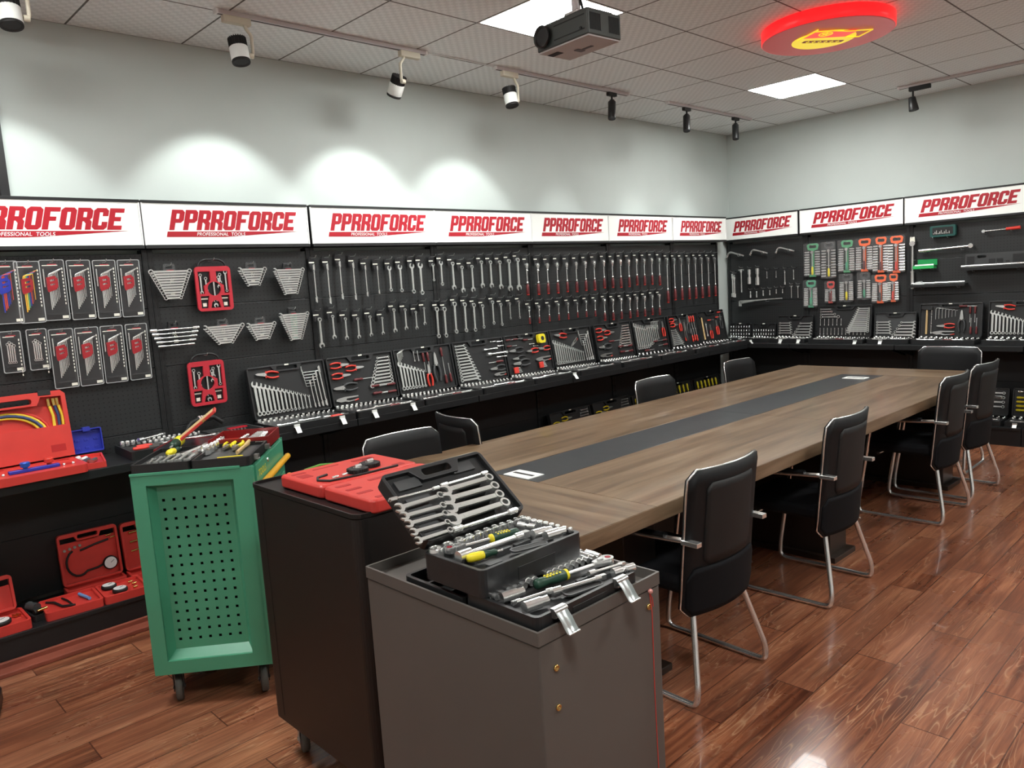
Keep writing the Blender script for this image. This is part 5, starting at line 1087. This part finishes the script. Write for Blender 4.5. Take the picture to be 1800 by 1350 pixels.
def tray_bits(TFm,t,slot,rids,W):
    m=MB(); a,b=onp(TFm,*slot[0]),onp(TFm,*slot[1]); c=((a[0]+b[0])/2,(a[1]+b[1])/2); L=math.hypot(b[0]-a[0],b[1]-a[1]); an=math.atan2(b[0]-a[0],b[1]-a[1])
    m.T=TFm@Matrix.Translation((c[0],-.0145,c[1]))@Matrix.Rotation(an-PI/2,4,'Y'); m.prism(rrect(-L/2-.004,-.014,L/2+.004,.014,.012,5),.0115,.0155,holes=[rrect(-L/2,-.010,L/2,.010,.009,5)],ax='y')
    m.T=TFm@Matrix.Translation((c[0],-.0147,c[1]))@Matrix.Rotation(an-PI/2,4,'Y'); m.prism(rrect(-L/2,-.010,L/2,.010,.009,5),.0125,.0145,1,ax='y')  # black fill stands in for the dark inside the handle cutout
    m.T=Matrix.Identity(4); o=m.build('carry_handle',[M['greypl'],M['black']]); bpy.context.view_layer.update(); o.parent=t; o.matrix_parent_inverse=t.matrix_world.inverted()
MB().rbox(.105,-.2092,.010,.225,-.2070,.040,.001,.001).build('handle_gap_shade',M['black'],t)  # flat black patch paints the dark of the handle gap
platforms(TF,t,[(k2(430,540),.05,.010,-.32),(k2(660,545),.045,.016,0),(k2(570,700),.04,.016,0),(k2(880,465),.05,.014,0),(k2(700,440),.05,.008,0),(k2(950,385),.03,.014,0),(k2(300,600),.05,.008,0)])
tray_bits(TF,t,(k2(775,575),k2(1150,478)),(),.3)
# ---- lower case, opened flat
lc=thing('tool_case','lower open black case full of lying sockets, with two hanging chrome latches','tool case',(-6.838,-3.310,.896),(0,0,-.01),GRP)
def tub(m,x0,y0,x1,y1,th,b=.009,fl=.005,cells=()):
    m.prism(rrect(x0,y0,x1,y1,.014,3),0,th,holes=[rrect(x0+b,y0+b,x1-b,y1-b,.01,3)]); m.prism(rrect(x0+.001,y0+.001,x1-.001,y1-.001,.014,3),0,fl)
m=MB(); tub(m,0,-.225,.325,-.002,.047); m.build('tray',M['blackpl'],lc,.002); m=MB(); tub(m,0,.002,.325,.228,.030)
for x in (.06,.13,.2,.27): m.box(x-.003,.012,.004,x+.003,.218,.020)
for y in (.08,.16): m.box(.01,y-.003,.004,.315,y+.003,.020)
m.build('empty_lid',M['blackpl'],lc,.0015)
MB().prism(rrect(.008,-.217,.317,-.010,.01,3),.005,.034).build('moulded_insert',M['foam'],lc)
def latchflap(t,x,y,z,nm='latch'):
    l=MB().at(x,y,z); l.box(-.018,-.006,-.016,.018,.004,.004).rod((-.019,-.007,-.002),(.019,-.007,-.002),.0045,n=10).rod((-.019,-.009,-.012),(.019,-.009,-.012),.003,n=8); o=l.build(nm,M['steel'],t)
    pr=[(-.010,-.004),(-.017,-.012),(-.023,-.018),(-.030,-.029),(-.037,-.038),(-.043,-.041)]
    vs=[(sx*.0165,a,b) for a,b in pr for sx in (-1,1)]; n=len(vs); vs+=[(x_,a-.0008,b+.0012) for x_,a,b in vs]; fs=[]
    for i in range(len(pr)-1): a=2*i; fs+=[(a,a+1,a+3,a+2),(a+n+2,a+n+3,a+n+1,a+n),(a,a+2,a+2+n,a+n),(a+1,a+1+n,a+3+n,a+3)]
    MB().at(x,y,z).add(vs,fs,0,True).rod((-.0165,-.043,-.040),(.0165,-.043,-.040),.002,n=8).build('flap',mat('zinc_plate',(.62,.68,.68),.3,.9),o)
latchflap(lc,.060,-.226,.050); latchflap(lc,.258,-.226,.050)
TL=Matrix.Translation((-6.838,-3.310,.896+.042))@Matrix.Rotation(-.01,4,'Z'); TL=flat(TL)
A_=[k2(590,955),k2(735,900),k2(865,848)]+[k3(*p) for p in ((305,385),(410,345),(500,300),(590,270),(670,240),(750,210))]
A_=[k2(590,955),k2(735,900),k2(865,848),k2(975,800),k2(1075,755)]+[k3(*p) for p in ((500,300),(590,270),(670,240),(750,212))]
for i,(x,y) in enumerate(A_):
    u,v=onp(TL,x,y); s=1.15-.05*i; BSK.put(M=TL@Matrix.Translation((u,-.004,v+.020))@Matrix.Rotation(PI,4,'Y')@Matrix.Scale(s,4),label=f'large chrome socket lying {ORD[i]} in the back row of the lower case',group='large sockets in the lower case')
B_=[k2(530,1080),k2(610,1045),k2(690,1010),k2(770,985),k2(850,950),k2(925,920),k2(1000,900),k3(395,450),k3(455,420),k3(520,390),k3(590,365),k3(655,335),k3(725,310),k3(790,285),k3(855,262),k3(920,240)]
for i,(x,y) in enumerate(B_):
    u,v=onp(TL,x,y); DS.put(M=TL@Matrix.Translation((u,-.003,v+.022))@Matrix.Rotation(PI,4,'Y')@Matrix.Scale(.98,4),label=f'slim chrome socket lying {ORD[i]} in the front row of the lower case',group='slim sockets in the lower case')
lay(GR,TL,k3(258,630),k3(1135,325),.243,'green gripped ratchet with yellow dots in the lower case',None,dy=-.012)
for p,q,P_,L0,l in ((k3(450,690),k3(1055,505),EX,.122,'long chrome sliding bar in the lower case'),(k3(870,480),k3(1275,355),EX,.122,'chrome extension bar at the right of the lower case'),(k3(460,665),k3(0,815),EX,.122,'chrome extension bar at the front of the lower case'),(k3(140,865),k3(400,775),DS,.044,'spark plug socket at the front corner of the lower case'),(k2(650,1140),k2(900,1060),DS,.044,'deep chrome socket at the left of the lower case'),(k3(1140,470),k3(1375,398),UJ,.052,'chrome universal joint at the right of the lower case')): lay(P_,TL,p,q,L0,l,None)
MB().rbox(.105,-.2262,.010,.215,-.2240,.036,.001,.001).build('handle_gap_shade',M['black'],lc)  # black patch put in for the shaded handle gap
platforms(TL,lc,[(k2(740,1100),.06,.008,0),(k2(1330,985),.05,.010,0),(k2(1560,880),.035,.012,0),(k3(300,720),.05,.010,0),(k3(850,450),.04,.012,0),(k3(1060,440),.03,.012,0)])
tray_bits(TL,lc,(k3(610,680),k3(1000,545)),(),.3)
# ---- red gauge case on the black cabinet
rc=thing('timing_gauge_case','open flat red plastic case with two toothed gauges on the black cabinet','tool case',(-6.70,-2.485,.982),(0,0,0))
wx=.375
def redhalf(y0,y1,z1,nm,pk):
    m=MB(); m.rbox(0,y0,0,wx,y1,z1,.02,.006); o=m.build(nm,M['redpl'],rc,.002)
    m=MB(); [m.prism(rrect(a,b,c,d,.004,2),z1-.0005,z1+.0007) for a,b,c,d in pk]; m.build('recess_shade_patch',mat('red_recess_shade',(.36,.010,.010),.5),o)  # flat darker red patches put recess shade into the colour
redhalf(.004,.275,.042,'gauge_half',[(.02,.215,.07,.235),(.10,.225,.2,.235),(.28,.20,.33,.225),(.30,.03,.34,.06),(.02,.15,.06,.2),(.25,.215,.33,.235)])
redhalf(-.275,-.002,.042,'lid_half',[(.02,-.06,.07,-.04),(.02,-.12,.07,-.10),(.02,-.18,.07,-.16),(.03,-.26,.10,-.24),(.13,-.07,.20,-.05),(.24,-.07,.31,-.05),(.13,-.16,.20,-.14),(.24,-.16,.31,-.14),(.13,-.25,.20,-.23),(.24,-.25,.31,-.23)])
MB().tube([(.30,.02,.045),(.15,.02,.045),(.05,.035,.045),(.03,.075,.045),(.05,.11,.045),(.09,.12,.045)],.004,8).build('hose',M['black'],rc)
for x,y in ((.245,.105),(.175,.07)):
    gd=MB().at(x,y,.043); gd.lathe([(.033,0),(.033,.012),(.028,.015)],28)
    for k in range(28): gd.at(x,y,.043,0,0,2*PI*k/28).box(.031,-.002,0,.036,.002,.012)
    o=gd.build('toothed_gauge',M['black'],rc); MB().at(x,y,.0585).lathe([(0,0),(.028,-.001)],24,sm=False).rod((-.01,0,.003),(.014,0,.004),.006,n=8).build('gauge_top',M['steel'],o)
for x,y in ((.085,.06),(.125,.065)): MB().at(x,y,.045).rod((-.012,0,0),(.012,.004,0),.005,n=8).box(-.004,-.008,-.002,.004,.010,.003).build('fitting',M['chrome'],rc)
gs=MB().tube([(0,0,.0),(.05,.015,.018),(.11,.02,.022),(.17,.01,.015)],.010,6,flat=.25).build('green_strap',mat('leaf_green',(.07,.24,.02),.5),None,loc=(-6.63,-2.19,.995)); tag(gs,'green curved strap lying behind the open red case','strap')
# ---- black socket case opened flat on the green trolley
TA=Matrix.Translation((-6.93,-1.435,.968))@Matrix.Rotation(ang,4,'Z')
gc=thing('tool_case','open black case with yellow driver and tan pick on the green trolley','tool case',TA.translation,(0,0,ang),'open tool cases on the green trolley')
m=MB(); tub(m,.003,.002,.226,.335,.036); m.build('lid',M['blackpl'],gc,.0015); m=MB(); tub(m,.230,.002,.455,.335,.036); m.build('tray',M['blackpl'],gc,.0015)
MB().prism(rrect(.012,.012,.217,.325,.01,3),.004,.020).build('moulded_insert',M['greypl'],gc); MB().prism(rrect(.240,.012,.446,.325,.01,3),.004,.020).build('moulded_insert',M['greypl'],gc)
latchflap(gc,.0,0,-.5) if 0 else None
for y in (.07,.27):
    l=MB().at(.457,y,.03,0,0,PI/2); l.box(-.012,-.018,-.02,.012,-.0,.0).rod((-.012,-.018,-.018),(.012,-.018,-.018),.003,n=8); l.build('latch',M['steel'],gc)
TG=flat(TA@Matrix.Translation((0,0,.024)))
ka=lambda X,Y:(220+X/10,720+Y/10); kb=lambda X,Y:(360+X/11.25,720+Y/11.25)
for i,(p,q) in enumerate((((480,930),(410,990)),((620,905),(520,985)),((770,880),(640,975)),((920,865),(780,965)),((1060,845),(920,955)),((1230,820),(1080,945)))):
    lay(CW,TG,ka(*q),ka(*p),.13,f'chrome ring wrench end, {ORD[i]} from left in the trolley case','wrenches in the trolley case',dy=-.01)
lay(GD,TG,ka(760,850),ka(990,740),.11,'yellow gripped screwdriver lying in the trolley case',None,dy=-.018); lay(GD,TG,ka(1000,640),ka(850,760),.09,'second yellow gripped screwdriver, behind the first in the trolley case',None,dy=-.03)
HKB=single('bent_bar','bar',MB().tube(fillet([(0,0,0),(0,0,.13),(.03,0,.16)],.02,5),.006,8),M['satin'])
lay(HKB,TG,ka(980,840),ka(1500,620),.19,'bent chrome bar lying in the trolley case',None); lay(EX,TG,ka(1180,850),ka(1450,640),.122,'chrome extension bar beside the seam of the trolley case',None)
for i,(x,y,s) in enumerate(((1430,790,1.3),(1500,745,1.15),(1560,700,1.05),(1610,660,.95),(1650,620,.9),(1680,590,.8),(1710,560,.75))):
    u,v=onp(TG,*ka(x,y)); HS.put(M=TA@Matrix.Translation((u,v,.024))@Matrix.Scale(s*.9,4),label=f'chrome socket standing {ORD[i]} along the seam of the trolley case',group='sockets in the trolley case')
lay(PY,TG,kb(560,680),kb(370,820),.158,'green and yellow pliers, left pair in the trolley case',None,dy=-.01); lay(PY,TG,kb(690,680),kb(560,830),.158,'green and yellow pliers, right pair in the trolley case',None,dy=-.01)
TK=single('tan_hammer_shaft','hammer',MB().tube([(0,0,0),(0,0,.10),(0,0,.16),(0,0,.18)],[.007,.006,.010,.008],10,flat=.6),M['tan']); lay(TK,TG,kb(640,890),kb(900,660),.18,'tan wooden hammer shaft lying in the trolley case',None)
lay(single('adjustable_wrench','wrench',wrench_mb(.2,True,False),M['chrome']),TG,kb(1010,700),kb(1210,690),.2,'chrome adjustable wrench hanging over the rim of the trolley case',None,dy=-.014)
yb=MB().rod((0,0,0),(0,0,.15),.004,n=6); lay(single('yellow_blade','blade',yb,M['yellow']),TG,kb(250,995),kb(760,945),.15,'thin yellow blade along the near rim of the trolley case',None)
# maroon metal case behind it
mc=thing('metal_socket_case','open dark red metal case with sockets at the far end of the green trolley','tool case',TA@Vector((.0,.345,0)),(0,0,ang),'open tool cases on the green trolley')
m=MB(); m.prism(rrect(.20,0,.455,.24,.006,2),0,.05,holes=[rrect(.205,.005,.450,.235,.004,2)]); m.prism(rrect(.201,.001,.454,.239,.006,2),0,.012); m.build('tray',M['darkcase'],mc,.001)
MB().prism([(.206,.006),(.30,.006),(.30,.234),(.206,.234)],.012,.014).build('bare_floor',mat('red_enamel_floor',(.52,.03,.02),.3),mc)
m=MB(); m.prism(rrect(-.03,0,.195,.24,.006,2),0,.03,holes=[rrect(-.025,.005,.19,.235,.004,2)]); m.prism(rrect(-.029,.001,.194,.239,.006,2),0,.006); m.build('lid',M['darkcase'],mc,.001)
MB().box(-.024,.006,.025,.189,.234,.027).build('clear_sheet',M['transblk'],mc)
MT=TA@Matrix.Translation((0,.345,.014))
for j in range(7):
    HS.put(M=MT@Matrix.Translation((.318,.025+.031*j,.0))@Matrix.Scale(.75-.03*j,4),label=f'chrome socket standing {ORD[j]} in the dark red metal case',group='sockets in the dark red metal case')
    DS.put(M=MT@Matrix.Translation((.36,.028+.031*j,.016))@Matrix.Rotation(PI/2,4,'Y')@Matrix.Scale(1.6-.08*j,4),label=f'long chrome socket lying {ORD[j]} in the dark red metal case',group='long sockets in the dark red metal case')
bk=thing('red_booklet_case','thin red case standing tilted open behind the yellow drivers','tool case',TA@Vector((.075,.34,.045)),(0,0,ang+.25)); 
m=MB(); m.T=Matrix.Rotation(math.radians(-36),4,'Y'); m.rbox(0,0,0,.21,.11,.012,.004,.002); m.build('shell',M['redpl'],bk); m=MB(); m.T=Matrix.Rotation(math.radians(-36),4,'Y'); m.box(.01,.008,.0122,.20,.10,.0135); m.build('printed_cover',mat('cover_print',(.65,.5,.25),.5),bk); m=MB(); m.T=Matrix.Rotation(math.radians(-36),4,'Y'); m.box(.14,-.003,.002,.155,.0,.010); m.build('clasp',M['brass'],bk)
# ================================================================ left end of the shelf
SZ=.8385
r=thing('manifold_gauge_case','open red case with coiled yellow and blue hoses on the left shelf','tool case',(-7.34,-.20,SZ),group='red cases on the left racks')
W=.52
def tilt(a,z=.045): return Matrix.Translation((0,0,z))@Matrix.Rotation(math.radians(-a),4,'X')
m=MB(); m.prism(rrect(0,-.31,W-.01,-.004,.03,4),0,.042); m.build('tray',M['redpl'],r,.005)
m=MB(); [m.prism(rrect(a,b,c,d,.005,2),.0415,.043) for a,b,c,d in ((.03,-.04,.48,-.03),(.05,-.28,.10,-.2),(.40,-.10,.48,-.06),(.36,-.25,.47,-.2),(.1,-.1,.2,-.06))]; m.build('recess_shade_patch',mat('red_recess_shade2',(.40,.012,.012),.5),r)  # recess shade painted as darker red patches on the tray
m=MB(); m.T=tilt(8); out=[(0,.0),(W,.0),(W,.315),(W-.02,.335),(W-.30,.335),(W-.42,.315),(0,.30)]; m.prism(out,-.05,-.0,holes=[[(.02,.16),(W-.02,.16),(W-.02,.305),(W-.11,.31),(W-.13,.270),(W-.34,.270),(W-.36,.29),(.02,.275)],rrect(W-.32,.28,W-.15,.308,.012,4)],ax='y'); m.build('lid',M['redpl'],r,.004)
m=MB(); m.T=tilt(8); m.prism([(.015,.15),(W-.015,.15),(W-.015,.272),(.015,.272)],-.012,-.004,ax='y'); m.prism([(W-.12,.265),(W-.015,.265),(W-.015,.312),(W-.11,.312)],-.012,-.004,ax='y'); m.build('lid_back',M['redpl'],r)
m=MB(); m.T=tilt(8); m.box(W-.10,-.051,.03,W-.035,-.049,.065).box(.18,-.0135,.20,.24,-.0115,.215).box(.30,-.0135,.21,.36,-.0115,.225); m.build('window_shade_patch',mat('red_recess_shade2'),r)  # lid windows are patches in the same painted shade red
m=MB(); m.T=tilt(8); m.rbox(W-.12,-.052,.315,W-.06,.004,.343,.006,.003); m.build('latch',M['blackpl'],r)
arc=lambda rr,cx,cz,y,a0,a1:[(cx+rr*math.cos(math.radians(a)),y,cz+rr*.72*math.sin(math.radians(a))) for a in range(a0,a1+1,12)]
for k,(c,rr,y) in enumerate((('bluehose',.165,-.030),('yelhose',.178,-.022),('redhose',.193,-.018),('yelhose',.150,-.024))):
    m=MB(); m.T=tilt(8); m.tube(arc(rr,.245,.12,y,0,180),.007,10); m.build('hose',M[c],r)
for k,(c,x) in enumerate((('yelhose',.455),('bluehose',.478),('yelhose',.495))):
    m=MB(); m.T=tilt(8); m.tube([(x,-.03,.15),(x+.002,-.03,.21),(x-.010,-.032,.27)],.007,10); h=m.build('hose',M[c],r); m=MB(); m.T=tilt(8); m.rod((x-.010,-.032,.262),(x-.012,-.034,.298),.009,n=10); m.build('brass_fitting',M['brass'],h)
MB().rbox(.19,-.26,.043,.40,-.23,.058,.004,.002).build('manifold_block',M['bluepl'],r); 
MB().at(.26,-.245,.058).lathe([(.010,0),(.010,.006),(.020,.01),(.022,.028),(.018,.032),(0,.032)],12,sm=False).build('blue_knob',M['blueal'],r); MB().at(.36,-.235,.058).lathe([(.010,0),(.010,.006),(.020,.01),(.022,.028),(.018,.032),(0,.032)],12,sm=False).build('red_knob',M['redgrip'],r)
for x in (.13,.17,.42,.46): MB().at(x,-.24,.043).lathe([(.007,0),(.006,.008),(0,.008)],10).build('adapter',M['chrome'],r)
b=thing('blue_case','small case with a royal blue lid and a red tray of valve tools','tool case',(-6.80,-.12,SZ))
m=MB(); m.T=tilt(6,.03); m.prism(rrect(0,0,.145,.125,.008,3),-.028,-.0,holes=[rrect(.006,.006,.139,.119,.006,3)],ax='y'); m.prism(rrect(.002,.002,.143,.123,.008,3),-.006,-.0,ax='y'); [m.box(.015+.045*i,-.0085,.02+.042*j,.035+.045*i,-.006,.032+.042*j) for i in range(3) for j in range(3)]; m.box(.055,-.034,.112,.09,.0,.135); m.build('lid',M['bluepl'],b,.001)
m=MB(); m.T=Matrix.Rotation(math.radians(-12),4,'Z'); m.prism(rrect(-.02,-.33,.13,-.03,.008,3),0,.028,holes=[rrect(-.012,-.322,.122,-.038,.006,3)]); m.prism(rrect(-.019,-.329,.129,-.031,.008,3),0,.010); m.box(-.022,-.10,.0,-.014,-.075,.05); m.build('tray',M['redpl'],b,.001)
for i,(x,y,c) in enumerate(((.01,-.10,'white'),(.04,-.14,'white'),(.05,-.19,'steel'),(.03,-.25,'steel'),(.08,-.22,'steel'))): m=MB(); m.T=Matrix.Rotation(math.radians(-12),4,'Z')@Matrix.Translation((x,y,.022)); m.rod((-.012,-.02,0),(.012,.03,0),.011,n=12); m.build('valve_tool',M[c],b)
st=thing('socket_tray_case','flat open black socket case with red grips on the shelf behind the trolley','tool case',(-6.60,-.12,SZ),(0,0,-.05))
m=MB(); tub(m,0,-.33,.46,0,.045); m.build('tray',M['blackpl'],st,.001); MB().prism(rrect(.008,-.322,.452,-.008,.01,3),.005,.032).build('moulded_insert',M['foam'],st)
ST=Matrix.Translation((-6.60,-.12,SZ+.034))@Matrix.Rotation(-.05,4,'Z')
for i in range(16):
    SK.put(M=ST@Matrix.Translation((.03+.027*i,-.05,0))@Matrix.Scale(1.1-.03*i,4),label='small chrome socket standing in the flat case behind the trolley',group='sockets in the flat shelf case')
    if i<10: SK.put(M=ST@Matrix.Translation((.12+.03*i,-.13,0))@Matrix.Scale(.9,4),label='small chrome socket standing in the flat case behind the trolley',group='sockets in the flat shelf case')
for i in range(5): EX.put(M=ST@Matrix.Translation((.06+.07*i,-.20-.02*(i%3),.012))@Matrix.Rotation(PI/2,4,'Y')@Matrix.Scale(1.15,4),label=f'chrome extension bar, {ORD[i]} from left in the flat case behind the trolley',group='bars in the flat shelf case')
EX.put(M=ST@Matrix.Translation((.10,-.10,.03))@Matrix.Rotation(.5,4,'Z')@Matrix.Rotation(PI/2,4,'Y')@Matrix.Scale(1.5,4),label='loose chrome bar lying across the flat case behind the trolley')
for i in range(2): PL.put(M=ST@Matrix.Translation((.02+.03*i,-.30+.05*i,.02))@Matrix.Rotation(PI/2,4,'Y')@Matrix.Rotation(-PI/2,4,'Z')@Matrix.Scale(.8,4),label=f'red gripped pliers, {("nearer","farther")[i]} one in the flat case behind the trolley',group='pliers in the flat shelf case')
hs=thing('black_hose_tool','black curved hose with ribbed collar on the shelf behind the trolley','hose',(-6.22,-.13,SZ+.06)); MB().tube([(0,0,-.015),(.04,0,.035),(.10,0,.055),(.17,0,.05),(.22,0,.01)],.013,12).build('hose',M['black'],hs); m=MB(); [m.rod((.085+.014*i,0,.051),(.093+.014*i,0,.0525),.0165,n=14) for i in range(3)]; m.build('collar_rings',mat('pale_rings',(.6,.5,.5),.4),hs); MB().rod((-.004,0,-.03),(.002,0,-.008),.008,n=10).build('brass_tip',M['brass'],hs)
gt=thing('parts_tray_case','flat grey case of small parts on the shelf left of the wrench case','tool case',(-6.17,-.14,SZ)); m=MB(); tub(m,0,-.26,.30,0,.04); m.build('tray',M['greypl'],gt,.001); MB().box(.01,-.25,.005,.29,-.01,.02).build('moulded_insert',M['foam'],gt); MB().prism(rrect(.17,-.005,.23,.05,.004,2),.03,.036).build('clear_tab',M['clear'],gt); m=MB(); [m.rod((.03+.02*i,-.05,.03),(.03+.02*i,-.11,.03),.006,n=8) for i in range(12)]; m.build('small_parts',M['steel'],gt); MB().box(.16,-.10,.035,.27,-.06,.041).build('red_card',M['redprint'],gt)
# ================================================================ red gauge cases on the low deck (left)
DZ=.1555
def gauge(t,Mx,x,y,r,dy):
    m=MB(); m.T=Mx@Matrix.Translation((x,y,0)); m.lathe([(r*.9,0),(r,.004),(r,.016),(r*.86,.020)],24); o=m.build('gauge',M['black'],t); m=MB(); m.T=Mx@Matrix.Translation((x,y,.0203)); m.lathe([(r*.84,0),(0,.0003)],24,sm=False); m.build('dial',M['glass'],o); m=MB(); m.T=Mx@Matrix.Translation((x,y,.0212)); m.rod((0,0,0),(r*.5,r*.35,0),.0015,n=5); m.build('needle',M['black'],o)
def redtray(t,w,d,x0=0,y0=None,th=.04,nm='tray'):
    y0=-d; m=MB(); m.prism(rrect(x0,y0,x0+w,0,.018,4),0,th,holes=[rrect(x0+.012,y0+.012,x0+w-.012,-.012,.012,3)]); m.prism(rrect(x0+.001,y0+.001,x0+w-.001,-.001,.018,4),0,th-.014); return m.build(nm,M['redpl'],t,.003)
def redlid(t,w,h,a=8,th=.04):
    m=MB(); m.T=tilt(a,th); m.prism(rrect(0,0,w,h,.02,4),-.035,0,holes=[[(.012,.012),(w-.012,.012),(w-.012,h-.02),(w*.72,h-.02),(w*.68,h-.045),(w*.32,h-.045),(w*.28,h-.02),(.012,h-.02)],rrect(w*.33,h-.036,w*.67,h-.014,.008,3)],ax='y'); m.prism([(.004,.004),(w-.004,.004),(w-.004,h-.05),(.004,h-.05)],-.010,0,ax='y'); return m.build('lid',M['redpl'],t,.002)
G='open red gauge cases on the low deck'
a=thing('gauge_case','open red gauge case with upright lid and coiled black hose, nearest the trolley','tool case',(-6.935,-.14,DZ),(0,0,-.04),G); redtray(a,.285,.10); redlid(a,.285,.27,6)
T2=tilt(6,.04)@Matrix.Rotation(PI/2,4,'X')@Matrix.Translation((0,0,.012))
gauge(a,T2,.232,.07,.036,0); m=MB(); m.T=T2; m.tube([(.06,.17,.006)]+[(.085+.055*math.cos(math.radians(t_)),.11+.07*math.sin(math.radians(t_)),.006) for t_ in range(110,330,20)]+[(.17,.06,.006),(.22,.075,.006)],.0055,8); m.tube([(.10,.17,.006),(.17,.185,.006),(.24,.195,.006)],.0055,8); m.build('hose',M['black'],a)
for x,y in ((.25,.2),(.23,.215)): m=MB(); m.T=T2; m.rod((x,y,.006),(x+.025,y+.003,.006),.005,n=8); m.build('brass_fitting',M['brass'],a)
m=MB(); m.T=T2; [m.rod((.03+.024*i,.185+.004*i,.0),(.03+.024*i,.185+.004*i,.012),.007,n=10) for i in range(4)]; m.build('adapter_row',M['steel'],a)
b_=thing('gauge_case','open red gauge case lying flat with two dials and a blue tube','tool case',(-7.075,-.255,DZ),(0,0,-.06),G); redtray(b_,.25,.22,0); redtray(b_,.21,.22,.255,nm='gauge_half')
I2=Matrix.Translation((0,0,.028)); gauge(b_,I2,.31,-.055,.036,0); gauge(b_,I2,.34,-.15,.036,0)
for x,y in ((.40,-.06),(.41,-.10),(.40,-.16)): MB().rod((x,y,.034),(x+.02,y+.004,.034),.006,n=8).build('brass_fitting',M['brass'],b_)
MB().tube([(.03,-.03,.034),(.06,-.06,.034),(.08,-.15,.034),(.13,-.18,.034)],.006,8).build('hose',M['black'],b_); MB().tube([(.10,-.03,.034),(.115,-.09,.034),(.12,-.16,.034)],.005,8).build('hose',M['black'],b_); MB().rod((.175,-.04,.036),(.20,-.15,.036),.008,n=10).build('blue_tube',mat('pale_blue_tube',(.15,.30,.60),.4),b_)
c_=thing('gauge_case','open red gauge case at the photo edge with one large dial','tool case',(-7.45,-.27,DZ),(0,0,0),G); redtray(c_,.30,.22,th=.045); redlid(c_,.28,.17,12,.045); gauge(c_,Matrix.Translation((0,0,.032)),.19,-.13,.045,0)
for x in (.25,.265): MB().rod((x,-.08,.04),(x+.01,-.10,.04),.006,n=8).build('brass_fitting',M['brass'],c_)
d_=thing('gauge_case','red gauge case with brass fittings half hidden by the trolley','tool case',(-6.635,-.16,DZ),(0,0,-.06),G); redtray(d_,.26,.12); redlid(d_,.26,.26,8)
for i in range(3): m=MB(); m.T=tilt(8,.04); m.rod((.04,-.02,.20-.05*i),(.12,-.02,.205-.05*i),.006,n=8); m.build('brass_fitting',M['brass'],d_)
MB().at(.0,.0,0).rbox(.09,-.034,.30,.16,.006,.33,.006,.002).build('latch',M['blackpl'],d_)
e_=thing('pump_tool_box','small black box with a grey cylinder and black pump, between red cases','tool box',(-7.15,-.30,DZ),(0,0,.1)); m=MB(); tub(m,.005,-.13,.072,0,.03); m.build('tray',M['blackpl'],e_); MB().rod((.025,-.01,.05),(.045,-.06,.045),.022,n=16).build('grey_cylinder',M['greypl'],e_); MB().rod((.02,-.09,.035),(.055,-.085,.035),.015,n=12).build('pump_body',M['black'],e_); MB().rod((.03,-.11,.045),(.075,-.10,.045),.007,n=10).build('yellow_barrel',M['brass'],e_)
# black case on the floor at the left edge
f_=thing('floor_socket_case','black open socket case on the floor cut by the photo edge','tool case',(-7.60,-.70,0),(0,0,-.25)); m=MB(); m.rbox(0,-.30,0,.27,0,.06,.04,.008); m.build('shell',M['blackpl'],f_)
for r_ in range(2):
    for i in range(7): MB().at(.235-.03*r_,-.04-.035*i,.06).lathe([(.007,0),(.007,.010),(.004,.011)],8).build('socket',M['chrome'],f_)
